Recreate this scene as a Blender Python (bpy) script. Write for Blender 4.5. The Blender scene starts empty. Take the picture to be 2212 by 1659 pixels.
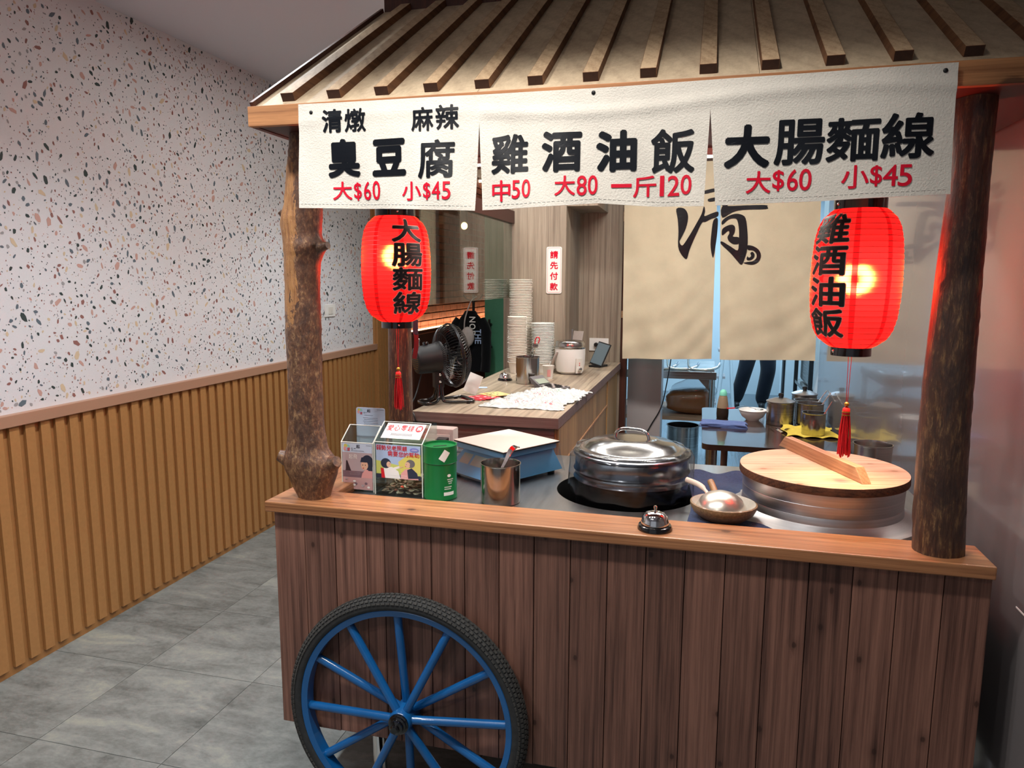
import bpy, bmesh, math, random
import numpy as np
from mathutils import Vector, Matrix
random.seed(7); rng = np.random.default_rng(7)
sc = bpy.context.scene
col = sc.collection
PI = math.pi

# ------------------------------------------------------------------ camera (solved from the photograph's vanishing points)
PP = np.array([1106., 829.5]); FPX = 1558.
CAM = np.array([0., 0., 1.55])
def _u(v): return v / np.linalg.norm(v)
_ey = _u(np.array([1517. - PP[0], 605. - PP[1], FPX]))
_ex = -_u(np.array([-4933. - PP[0], 584. - PP[1], FPX]))
_ex = _u(_ex - _ey * _ex.dot(_ey))
_ez = np.cross(_ex, _ey)
if _ez[1] > 0: _ez = -_ez
ROT = np.stack([_ex, _ey, _ez])
def at(px, py, axis, val):
    """world point seen at a photo pixel, on the plane axis = val"""
    d = ROT @ np.array([px - PP[0], py - PP[1], FPX])
    return CAM + d * ((val - CAM[axis]) / d[axis])
cam_d = bpy.data.cameras.new('camera'); cam = bpy.data.objects.new('camera', cam_d); col.objects.link(cam)
cam_d.sensor_width = 36; cam_d.lens = FPX / 2212 * 36; cam_d.clip_start = .05; cam_d.clip_end = 60
m = Matrix.Identity(4)
for i in range(3):
    m[i][0] = ROT[i][0]; m[i][1] = -ROT[i][1]; m[i][2] = -ROT[i][2]; m[i][3] = CAM[i]
cam.matrix_world = m
sc.camera = cam

# ------------------------------------------------------------------ view, world, main lights
vs = sc.view_settings
sc.cycles.transparent_max_bounces = 24
vs.view_transform = 'Standard'; vs.look = 'None'; vs.gamma = 1; vs.exposure = 0.0; vs.use_curve_mapping = False
w = bpy.data.worlds.new('world'); sc.world = w; w.use_nodes = True
w.node_tree.nodes['Background'].inputs[0].default_value = (.86, .90, 1, 1)
w.node_tree.nodes['Background'].inputs[1].default_value = .34

def light(name, kind, loc, energy, color=(1, 1, 1), rot=(0, 0, 0), **kw):
    d = bpy.data.lights.new(name, kind); d.energy = energy; d.color = color
    for k, v in kw.items(): setattr(d, k, v)
    o = bpy.data.objects.new(name, d); o.location = loc; o.rotation_euler = rot; col.objects.link(o); return o
CEIL = 2.73
def aim(o, target):
    d = Vector(target) - o.location
    o.rotation_euler = d.to_track_quat('-Z', 'Y').to_euler()
# recessed ceiling downlights of the dining aisle and in front of the cart
DOWN = [(-1.55, -.3, 70), (-1.55, 1.1, 92), (-1.55, 2.25, 92), (-1.5, 4.3, 84), (-.74, 1.02, 74), (-.18, 1.04, 50), (-.9, -.5, 24)]
WARM = (1, .95, .89)
for x, y, e in DOWN:
    l = light('downlight_lamp', 'SPOT', (x, y, CEIL - .03), e, WARM if x > -1 else (.95, .98, 1), spot_size=math.radians(122 if x < -1 else 107), spot_blend=.9 if x < -1 else .75, shadow_soft_size=.05)
    if -1 < x < .2: aim(l, (x, 1.25, .9))
# ceiling light panels (a fixture stands at each): cashier area, behind the counter, kitchen
PANEL = [(-.75, 3.45, 1.3, .16, 26, (1, .95, .90)), (.2, 3.35, 1.0, .16, 24, (1, .96, .93)), (.2, 6.4, 1.2, .3, 60, (.55, .80, 1)), (.5, 8.6, 1.2, .3, 75, (.55, .80, 1))]
for x, y, lx, ly, e, c in PANEL:
    light('panel_lamp', 'AREA', (x, y, CEIL - .035), e, c, shape='RECTANGLE', size=lx, size_y=ly)

# ------------------------------------------------------------------ node helpers and materials
def hx(s):
    c = [int(s[i:i + 2], 16) / 255 for i in (0, 2, 4)]
    return tuple(x / 12.92 if x <= .04045 else ((x + .055) / 1.055) ** 2.4 for x in c) + (1,)
def newmat(name):
    mt = bpy.data.materials.new(name); mt.use_nodes = True
    nt = mt.node_tree; b = nt.nodes['Principled BSDF']
    return mt, nt, b
def N(nt, t, **kw):
    n = nt.nodes.new(t)
    for k, v in kw.items():
        if k.startswith('i_'): n.inputs[k[2:].replace('_', ' ')].default_value = v
        else: setattr(n, k, v)
    return n
def ramp(nt, fac, stops, interp='LINEAR'):
    r = nt.nodes.new('ShaderNodeValToRGB'); r.color_ramp.interpolation = interp
    e = r.color_ramp.elements
    while len(e) < len(stops): e.new(.5)
    for el, (p, c) in zip(e, stops):
        el.position = p; el.color = c if len(c) == 4 else (*c, 1)
    nt.links.new(fac, r.inputs[0]); return r.outputs[0]
def mixc(nt, fac, a, b, mode='MIX'):
    n = nt.nodes.new('ShaderNodeMix'); n.data_type = 'RGBA'; n.blend_type = mode
    for sock, v in ((n.inputs[0], fac), (n.inputs[6], a), (n.inputs[7], b)):
        if isinstance(v, bpy.types.NodeSocket): nt.links.new(v, sock)
        else: sock.default_value = v
    return n.outputs[2]
def mth(nt, op, a, b=None):
    n = nt.nodes.new('ShaderNodeMath'); n.operation = op
    for i, v in enumerate((a, b)):
        if v is None: continue
        if isinstance(v, bpy.types.NodeSocket): nt.links.new(v, n.inputs[i])
        else: n.inputs[i].default_value = v
    return n.outputs[0]
def coords(nt, scale, rnd=True):
    tc = nt.nodes.new('ShaderNodeTexCoord'); mp = nt.nodes.new('ShaderNodeMapping')
    src = tc.outputs['Object']
    if rnd:
        oi = nt.nodes.new('ShaderNodeObjectInfo')
        ad = N(nt, 'ShaderNodeVectorMath', operation='ADD'); sl = N(nt, 'ShaderNodeVectorMath', operation='SCALE')
        cb = nt.nodes.new('ShaderNodeCombineXYZ')
        for i in range(3): nt.links.new(oi.outputs['Random'], cb.inputs[i])
        nt.links.new(cb.outputs[0], sl.inputs[0]); sl.inputs['Scale'].default_value = 31.7
        nt.links.new(src, ad.inputs[0]); nt.links.new(sl.outputs[0], ad.inputs[1]); src = ad.outputs[0]
    mp.inputs['Scale'].default_value = scale
    nt.links.new(src, mp.inputs[0]); return mp.outputs[0]
def noise(nt, vec, scale=1, detail=4, rough=.55, dist=0):
    n = N(nt, 'ShaderNodeTexNoise'); nt.links.new(vec, n.inputs['Vector'])
    n.inputs['Scale'].default_value = scale; n.inputs['Detail'].default_value = detail
    n.inputs['Roughness'].default_value = rough; n.inputs['Distortion'].default_value = dist
    return n.outputs[0]
def bump(nt, b, h, strength=.2, dist=.002):
    n = nt.nodes.new('ShaderNodeBump'); n.inputs['Strength'].default_value = strength; n.inputs['Distance'].default_value = dist
    nt.links.new(h, n.inputs['Height']); nt.links.new(n.outputs[0], b.inputs['Normal'])
def plain(name, c, rough=.5, metal=0, spec=.5, var=0, coat=0, trans=0, ior=1.45, alpha=1, nscale=30, bmp=0):
    mt, nt, b = newmat(name)
    c = hx(c) if isinstance(c, str) else c
    b.inputs['Base Color'].default_value = c; b.inputs['Roughness'].default_value = rough; b.inputs['Metallic'].default_value = metal
    b.inputs['Specular IOR Level'].default_value = spec; b.inputs['Coat Weight'].default_value = coat
    b.inputs['Transmission Weight'].default_value = trans; b.inputs['IOR'].default_value = ior; b.inputs['Alpha'].default_value = alpha
    if var or bmp:
        f = noise(nt, coords(nt, (1, 1, 1)), nscale, 5)
        if var:
            lo = tuple(x * (1 - var) for x in c[:3]); hi = tuple(min(1, x * (1 + var)) for x in c[:3])
            nt.links.new(ramp(nt, f, [(.3, lo), (.7, hi)]), b.inputs['Base Color'])
        if bmp: bump(nt, b, f, bmp)
    return mt
def wood(name, dark, light_, axis=2, along=1.6, across=34, knots=.0, rough=.5, var=.12, coat=0, kdark='2a1611', bmp=.12, spec=.4, flat=1, ring=-.07):
    mt, nt, b = newmat(name)
    s = [across] * 3; s[axis] = along
    v = coords(nt, s)
    g1 = noise(nt, v, 1, 5, .6, .8)
    s2 = [across * 7] * 3; s2[axis] = along * 3
    g2 = noise(nt, coords(nt, s2), 1, 6, .7)
    s3 = [across * .16] * 3; s3[axis] = along * .9
    g3 = noise(nt, coords(nt, s3), 1, 2)
    f = mth(nt, 'ADD', mth(nt, 'MULTIPLY', g1, .36), mth(nt, 'ADD', mth(nt, 'MULTIPLY', g2, .50), mth(nt, 'MULTIPLY', g3, .36)))
    wv = N(nt, 'ShaderNodeTexWave', wave_type='RINGS', rings_direction='XYZ'[axis]); sw = [1.] * 3; sw[axis] = .10
    nt.links.new(coords(nt, sw), wv.inputs['Vector']); wv.inputs['Scale'].default_value = across * .55; wv.inputs['Distortion'].default_value = 7; wv.inputs['Detail'].default_value = 2; wv.inputs['Detail Scale'].default_value = .35
    f = mth(nt, 'ADD', f, mth(nt, 'MULTIPLY', mth(nt, 'POWER', wv.outputs['Fac'], 3), ring))
    c = ramp(nt, f, [(.44, hx(dark)), (.58, mixhex(dark, light_, .5)), (.72, hx(light_))])
    if knots:
        s4 = [knots * 3.2] * 3; s4[axis] = knots * 2.0
        vo = N(nt, 'ShaderNodeTexVoronoi', i_Scale=1.0, voronoi_dimensions='2D'); sx3 = nt.nodes.new('ShaderNodeSeparateXYZ'); cx3 = nt.nodes.new('ShaderNodeCombineXYZ')
        nt.links.new(coords(nt, s4), sx3.inputs[0]); nt.links.new(sx3.outputs[3 - axis - flat], cx3.inputs[0]); nt.links.new(sx3.outputs[axis], cx3.inputs[1]); nt.links.new(cx3.outputs[0], vo.inputs['Vector'])
        rnd = N(nt, 'ShaderNodeSeparateColor'); nt.links.new(vo.outputs['Color'], rnd.inputs[0])
        d = mth(nt, 'ADD', vo.outputs['Distance'], mth(nt, 'MULTIPLY', g2, .05))
        k = ramp(nt, d, [(.0, (1, 1, 1)), (.055, (.95, .95, .95)), (.07, (.42, .42, .42)), (.11, (.2, .2, .2)), (.2, (0, 0, 0))])
        sel = mth(nt, 'GREATER_THAN', rnd.outputs[0], .45)
        kk = mth(nt, 'MULTIPLY', N_rgb2bw(nt, k), sel)
        c = mixc(nt, mth(nt, 'MULTIPLY', kk, .8), c, hx(kdark))
    if var:
        oi = nt.nodes.new('ShaderNodeObjectInfo')
        h = nt.nodes.new('ShaderNodeHueSaturation')
        mr = N(nt, 'ShaderNodeMapRange'); nt.links.new(oi.outputs['Random'], mr.inputs[0])
        mr.inputs[3].default_value = 1 - var; mr.inputs[4].default_value = 1 + var
        nt.links.new(mr.outputs[0], h.inputs['Value']); nt.links.new(c, h.inputs['Color']); c = h.outputs[0]
    nt.links.new(c, b.inputs['Base Color'])
    b.inputs['Roughness'].default_value = rough; b.inputs['Coat Weight'].default_value = coat; b.inputs['Coat Roughness'].default_value = .25
    b.inputs['Specular IOR Level'].default_value = spec
    bump(nt, b, g2, bmp, .001)
    return mt
def N_rgb2bw(nt, c):
    n = nt.nodes.new('ShaderNodeRGBToBW'); nt.links.new(c, n.inputs[0]); return n.outputs[0]
def mixhex(a, b, t):
    a, b = hx(a), hx(b); return tuple(a[i] * (1 - t) + b[i] * t for i in range(4))
def steel(name, c='b9b7b4', rough=.22, streak=(3, 3, 120), amt=.12):
    mt, nt, b = newmat(name)
    f = noise(nt, coords(nt, streak), 1, 3)
    b.inputs['Metallic'].default_value = 1
    cc = hx(c); nt.links.new(ramp(nt, f, [(.3, tuple(x * .82 for x in cc[:3])), (.7, cc)]), b.inputs['Base Color'])
    n = N(nt, 'ShaderNodeMapRange'); nt.links.new(f, n.inputs[0]); n.inputs[3].default_value = max(.02, rough - amt); n.inputs[4].default_value = rough + amt
    nt.links.new(n.outputs[0], b.inputs['Roughness'])
    return mt
def emit(name, c, s):
    mt, nt, b = newmat(name); c = hx(c)
    b.inputs['Base Color'].default_value = c; b.inputs['Emission Color'].default_value = c; b.inputs['Emission Strength'].default_value = s
    return mt
def cloth(name, c, scale=900, var=.06, bmp=.35, rough=.95, big=9):
    mt, nt, b = newmat(name)
    cc = hx(c)
    f = noise(nt, coords(nt, (1, 1, 1), False), big, 5)
    f2 = noise(nt, coords(nt, (1, 1, 1), False), scale * .35, 2)
    nt.links.new(ramp(nt, f, [(.3, tuple(x * (1 - var) for x in cc[:3])), (.7, tuple(min(1, x * (1 + var)) for x in cc[:3]))]), b.inputs['Base Color'])
    b.inputs['Roughness'].default_value = rough; b.inputs['Specular IOR Level'].default_value = .15; b.inputs['Sheen Weight'].default_value = .15
    bump(nt, b, f2, bmp, .0015)
    return mt

M = {}
M['plank'] = wood('stained_plank', '462d26', '8a6253', 2, 1.3, 30, knots=2.5, rough=.5, var=.2)
M['ledge'] = wood('stained_ledge', '6c4229', 'b98258', 0, 1.0, 34, knots=1.5, rough=.33, var=.0, coat=.25, flat=2)
M['ledge_y'] = wood('stained_ledge_return', '6c4229', 'b98258', 1, 1.0, 34, knots=1.5, flat=2, rough=.33, var=.0, coat=.25)
M['roof_ply'] = wood('roof_plywood', 'a8937a', 'cdb99c', 1, 1.5, 12, rough=.7, var=0)
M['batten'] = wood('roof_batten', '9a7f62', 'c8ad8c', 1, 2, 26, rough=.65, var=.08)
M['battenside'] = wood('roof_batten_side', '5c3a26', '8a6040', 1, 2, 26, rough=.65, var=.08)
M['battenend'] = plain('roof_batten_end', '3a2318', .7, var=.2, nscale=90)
M['fascia'] = wood('fascia_wood', '8a5a38', 'c48a5a', 0, 1.6, 30, knots=.8, rough=.55, var=0)
M['darkwood'] = wood('dark_cladding', '3c1f18', '5c3226', 2, 1.4, 26, rough=.55, var=.1)
M['slat'] = plain('slat_mdf', 'a57646', .5, var=.06, nscale=60)
M['rail'] = plain('rail_laminate', 'a88068', .45)
M['greywood'] = wood('grey_wood_laminate', '6a5c50', 'a89a88', 2, .9, 26, rough=.5, var=0, bmp=.03)
M['greywood_x'] = wood('grey_wood_worktop', '6e6052', 'b0a08a', 1, 1.3, 26, rough=.38, var=0, bmp=.03)
M['greywood_e'] = wood('grey_wood_edge', '5c4640', '8c726a', 0, 1.3, 40, rough=.45, var=0, bmp=.03)
M['zebra'] = wood('striped_cabinet', '70502f', 'c29a68', 2, .5, 34, rough=.45, var=0, bmp=.03)
M['steel'] = steel('brushed_steel', 'bdbab6', .22)
M['steelcup'] = steel('polished_steel_cup', 'c4c0bb', .16, (60, 60, 1), .08)
M['alu'] = steel('spun_aluminium', 'c6c6c8', .40, (3, 3, 300), .03)
M['worktop'] = steel('steel_worktop', 'aeb0b0', .3, (50, 5, 5), .03)
M['potlid'] = steel('pot_lid_steel', 'a9a9a8', .17, (3, 3, 60), .04)
M['strapred'] = plain('dark_red_strap', '5c1620', .6)
M['chrome'] = plain('chrome', 'e2e2e2', .06, 1)
M['potdark'] = steel('pot_steel_dark', '84878e', .2, (2, 2, 90), .04)
M['black'] = plain('black_plastic', '121214', .48)
M['blackgloss'] = plain('black_gloss', '0d0d0f', .12, coat=.6)
M['blackmetal'] = plain('black_enamel_wire', '141416', .3, spec=.6)
M['white'] = plain('white_plastic', 'e6e4e0', .35)
M['offwhite'] = plain('cream_plastic', 'd8d4cc', .35)
M['paper'] = plain('white_paper', 'ece9e2', .8)
M['blue'] = plain('blue_wheel_paint', '0c5692', .28, coat=.4, var=.1, nscale=14)
M['tyre'] = plain('tyre_rubber', '2a2b2c', .75, var=.25, nscale=60)
M['tread'] = plain('tyre_tread', '3c3b39', .85, var=.3, nscale=90)
M['green'] = plain('green_tin', '0f6a35', .3, coat=.2)
M['greendoor'] = plain('green_door_paint', '549a78', .5, var=.04)
M['scaleblue'] = plain('scale_blue_plastic', '5290bd', .4, coat=.2)
M['navy'] = cloth('navy_towel', '2f3c5c', 900, .22, .9, big=120)
M['bluecloth'] = cloth('blue_cloth', '54689a', 900, .12, .6, big=60)
M['yellowcloth'] = cloth('yellow_cloth', 'd9c04a', 900, .12, .6, big=60)
M['banner'] = cloth('banner_canvas', 'd9d4ca', 700, .05, .8, big=14)
M['noren'] = cloth('noren_linen', 'cfc3a8', 900, .06, .45, big=7)
M['ink'] = plain('black_vinyl_ink', '0b0f16', .3, spec=.5)
M['inkmat'] = plain('black_print', '14161a', .5)
M['redink'] = plain('red_vinyl_ink', 'd4062c', .4)
M['redprint'] = plain('red_print', 'd2202c', .6)
M['tassel'] = plain('red_silk', 'c00a18', .6, var=.15, nscale=200)
M['gold'] = plain('gold_bead', 'b98a3c', .3, .7)
M['clay'] = plain('clay_bowl', '7b6245', .55, var=.35, nscale=160, coat=.1)
M['clay_in'] = plain('clay_glaze', 'a8a49a', .4, var=.1)
M['ladle'] = plain('worn_aluminium_ladle', 'c9c3b8', .32, .85, var=.12, nscale=25)
M['handle_pink'] = plain('pale_handle', 'd8c3b4', .5)
M['handle_wood'] = wood('ladle_handle_wood', '7a5a3c', 'b08a62', 1, 8, 120, var=0)
M['lidwood'] = wood('pale_lid_wood', 'b68a6a', 'e2c4a6', 0, 3, 40, knots=2.2, rough=.6, var=.07, kdark='8a5a34', flat=2)
M['lidedge'] = wood('lid_bark_edge', '2c1710', '6a4028', 0, 30, 60, rough=.8, var=0)
M['lidhandle'] = wood('lid_handle_wood', '96694a', 'c69c78', 0, 3, 60, rough=.55, var=0)
M['ceil'] = plain('ceiling_paint', 'd2d2da', .85)
M['wallpaint'] = plain('painted_wall', 'a8a29e', .6)
M['kwall'] = plain('kitchen_wall', 'c9d2d6', .6)
M['jamb'] = plain('grey_jamb_laminate', 'a39c9c', .45)
M['glossgrey'] = plain('glossy_grey_panel', '726d6e', .13, spec=.5, coat=.3, var=.02, nscale=3)
M['mortar'] = plain('mortar', '8a6d5c', .9)
M['brick'] = plain('brick', '8a4f3a', .85, var=.25, nscale=12, bmp=.4)
M['terrawall'] = plain('wallpaper_ground', 'd4d4d7', .7, var=.02, nscale=200)
CH = [plain('chip_' + n, c, .7) for n, c in (('slate', '5d6a74'), ('dark', '33403f'), ('rust', '8e625c'), ('pink', 'c09a90'), ('sand', 'cdb99c'), ('grey', '9a9899'))]
M['led'] = emit('led_strip', 'ffd9a0', 14)
M['lbulb'] = emit('lantern_bulb', 'ffd9a0', 3.5)
M['lampglow'] = emit('lamp_diffuser', 'fff4e0', 9)
M['lampcool'] = emit('lamp_diffuser_cool', 'bfe4ff', 9)
M['bulb'] = emit('bulb_glow', 'ffd890', 9)
M['screen'] = plain('dark_screen', '5f6f78', .12, coat=.5)
M['lcd'] = plain('lcd_glass', '9aa394', .2)
M['trouser'] = cloth('dark_trousers', '10131c', 700, .15, .3)
M['skin'] = plain('skin', 'c89a80', .55)
M['shirt'] = cloth('dark_shirt', '2a2d36', 700, .1, .3)
M['hair'] = plain('black_hair', '14110f', .6)
M['tabletop'] = plain('dark_brown_laminate', '35261f', .16, coat=.5, var=.1)
M['copper'] = plain('brown_pipe', '6a4a3c', .5)
M['coin'] = plain('coin_metal', 'b5a892', .42, .55, var=.2, nscale=40)
M['redcard'] = plain('red_card', 'd03a48', .6)
M['yellowcard'] = plain('yellow_card', 'e8c884', .7)
M['squeeze'] = plain('translucent_bottle', '8d7a62', .35)
M['sauce'] = plain('dark_sauce', '2e241c', .3)
M['mint'] = plain('mint_cap', '7fd6bd', .4)
M['brownbag'] = plain('brown_goods', '8a5632', .25, coat=.5, var=.12, nscale=8)
M['jacket'] = cloth('black_jacket', '0e0f12', 700, .2, .3)
M['bagwhite'] = plain('grey_white_cloth_bag', 'b9aea8', .7, var=.08)
M['bowlpaper'] = plain('paper_bowl', 'e8e2d6', .6)
M['bowlside'] = plain('paper_bowl_print', 'e0e3de', .6, var=.1)
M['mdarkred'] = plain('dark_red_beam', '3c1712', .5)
def floor_mat():
    mt, nt, b = newmat('concrete_vinyl')
    f = noise(nt, coords(nt, (3.2, 8, 1)), 1, 8, .68, .5); f2 = noise(nt, coords(nt, (40, 60, 1)), 1, 5, .75)
    c = ramp(nt, mth(nt, 'ADD', mth(nt, 'MULTIPLY', f, .78), mth(nt, 'MULTIPLY', f2, .3)), [(.36, hx('474b4a')), (.48, hx('676b69')), (.60, hx('7d817f')), (.74, hx('96988c'))])
    nt.links.new(c, b.inputs['Base Color']); b.inputs['Roughness'].default_value = .38
    bump(nt, b, f2, .06); return mt
M['floor'] = floor_mat()
M['seam'] = plain('floor_seam', '4c504e', .7)
M['kfloor'] = wood('kitchen_plank_floor', '46545c', '6e7e88', 1, 1.2, 22, rough=.22, var=0, coat=.3)
def bark(name, d, l, sp, s=1., bare=None, stretch=1.):
    mt, nt, b = newmat(name)
    f = noise(nt, coords(nt, (110 * s, 110 * s, 60 * s * stretch)), 1, 8, .75, .2); p = noise(nt, coords(nt, (20, 20, 9)), 1, 5, .7, .8)
    st = noise(nt, coords(nt, (160, 160, 14)), 1, 3)
    c = ramp(nt, f, [(.32, hx(d)), (.52, hx(l)), (.66, hx(sp))])
    c = mixc(nt, mth(nt, 'MULTIPLY', N_rgb2bw(nt, ramp(nt, p, [(.38, (1, 1, 1)), (.52, (0, 0, 0))])), .8), c, hx(d))
    if bare:      # a long patch where the bark has come off
        sp_ = nt.nodes.new('ShaderNodeSeparateXYZ'); tc = nt.nodes.new('ShaderNodeTexCoord'); nt.links.new(tc.outputs['Object'], sp_.inputs[0])
        e1 = mth(nt, 'ADD', sp_.outputs[0], mth(nt, 'MULTIPLY', mth(nt, 'SUBTRACT', p, .5), .10)); e2 = mth(nt, 'ADD', sp_.outputs[2], mth(nt, 'MULTIPLY', mth(nt, 'SUBTRACT', p, .5), .35))
        mk = mth(nt, 'MULTIPLY', mth(nt, 'LESS_THAN', e1, bare[0]), mth(nt, 'MULTIPLY', mth(nt, 'GREATER_THAN', e2, bare[1]), mth(nt, 'LESS_THAN', e2, bare[2])))
        c = mixc(nt, mth(nt, 'MULTIPLY', mk, .9), c, ramp(nt, st, [(.35, hx('8f5f38')), (.65, hx('b98550'))]))
    nt.links.new(c, b.inputs['Base Color']); b.inputs['Roughness'].default_value = .42; b.inputs['Coat Weight'].default_value = .25; b.inputs['Coat Roughness'].default_value = .3
    bump(nt, b, mth(nt, 'ADD', f, mth(nt, 'MULTIPLY', st, .6)), .9, .004); return mt
M['bark'] = bark('bark_brown', '37211a', '6e4a33', 'a8845c', bare=(-.797, 1.47, 1.875))
M['barkstub'] = bark('bark_stub', '37211a', '6e4a33', 'a8845c')
M['bark2'] = bark('bark_dark', '2a1711', '4a2e1e', '8a6a44', stretch=.35)
M['barewood'] = bark('debarked_wood', '8a5a36', 'a8713f', 'c4925e')
def glass(name, c='e8f2ee', rough=0., mixv=.12, tint=None):
    # thin clear sheet: mostly transparent, fresnel reflection
    mt = bpy.data.materials.new(name); mt.use_nodes = True; nt = mt.node_tree; nt.nodes.clear()
    o = nt.nodes.new('ShaderNodeOutputMaterial'); t = nt.nodes.new('ShaderNodeBsdfTransparent'); g = nt.nodes.new('ShaderNodeBsdfGlossy')
    t.inputs[0].default_value = hx(c); g.inputs['Roughness'].default_value = rough
    lw = nt.nodes.new('ShaderNodeLayerWeight'); lw.inputs[0].default_value = .5
    f = mth(nt, 'MINIMUM', mth(nt, 'ADD', mth(nt, 'MULTIPLY', mth(nt, 'POWER', lw.outputs['Facing'], 5), .9), mixv), 1)
    mx = nt.nodes.new('ShaderNodeMixShader'); nt.links.new(f, mx.inputs[0]); nt.links.new(t.outputs[0], mx.inputs[1]); nt.links.new(g.outputs[0], mx.inputs[2])
    nt.links.new(mx.outputs[0], o.inputs[0]); return mt
M['glass'] = glass('clear_glass', 'e6eeea', .0, .10)
M['acrylic'] = glass('clear_acrylic', 'eef2f0', .05, .05)
M['film'] = glass('plastic_film', 'f2f4f6', .14, .07)
def lantern_mat():
    mt = bpy.data.materials.new('lantern_paper'); mt.use_nodes = True; nt = mt.node_tree; nt.nodes.clear()
    o = nt.nodes.new('ShaderNodeOutputMaterial')
    tc = nt.nodes.new('ShaderNodeTexCoord'); sp = nt.nodes.new('ShaderNodeSeparateXYZ'); nt.links.new(tc.outputs['Object'], sp.inputs[0])
    a = mth(nt, 'ARCTAN2', sp.outputs[1], sp.outputs[0])
    a8 = mth(nt, 'FRACT', mth(nt, 'ADD', mth(nt, 'MULTIPLY', a, 8 / (2 * PI)), 10.35))
    s = mth(nt, 'LESS_THAN', a8, .16)     # doubled paper where the eight gores overlap
    c = mixc(nt, s, (.30, .006, .010, 1), (.15, .002, .004, 1))
    tr = nt.nodes.new('ShaderNodeBsdfTranslucent'); di = nt.nodes.new('ShaderNodeBsdfDiffuse'); tp = nt.nodes.new('ShaderNodeBsdfTransparent'); rf = nt.nodes.new('ShaderNodeBsdfRefraction')
    nt.links.new(c, tr.inputs[0]); nt.links.new(c, di.inputs[0])
    nt.links.new(mixc(nt, s, (1, .05, .045, 1), (.30, .008, .008, 1)), tp.inputs[0])
    nt.links.new(mixc(nt, s, (.46, .06, .02, 1), (.16, .004, .004, 1)), rf.inputs[0]); rf.inputs['Roughness'].default_value = .75; rf.inputs['IOR'].default_value = 1.12
    m1 = nt.nodes.new('ShaderNodeMixShader'); m1.inputs[0].default_value = .32
    nt.links.new(tr.outputs[0], m1.inputs[1]); nt.links.new(di.outputs[0], m1.inputs[2])
    m3 = nt.nodes.new('ShaderNodeMixShader'); m3.inputs[0].default_value = .34
    nt.links.new(m1.outputs[0], m3.inputs[1]); nt.links.new(rf.outputs[0], m3.inputs[2])
    m2 = nt.nodes.new('ShaderNodeMixShader'); m2.inputs[0].default_value = .2
    nt.links.new(m3.outputs[0], m2.inputs[1]); nt.links.new(tp.outputs[0], m2.inputs[2])
    nt.links.new(m2.outputs[0], o.inputs[0]); return mt
M['lantern'] = lantern_mat()

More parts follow.
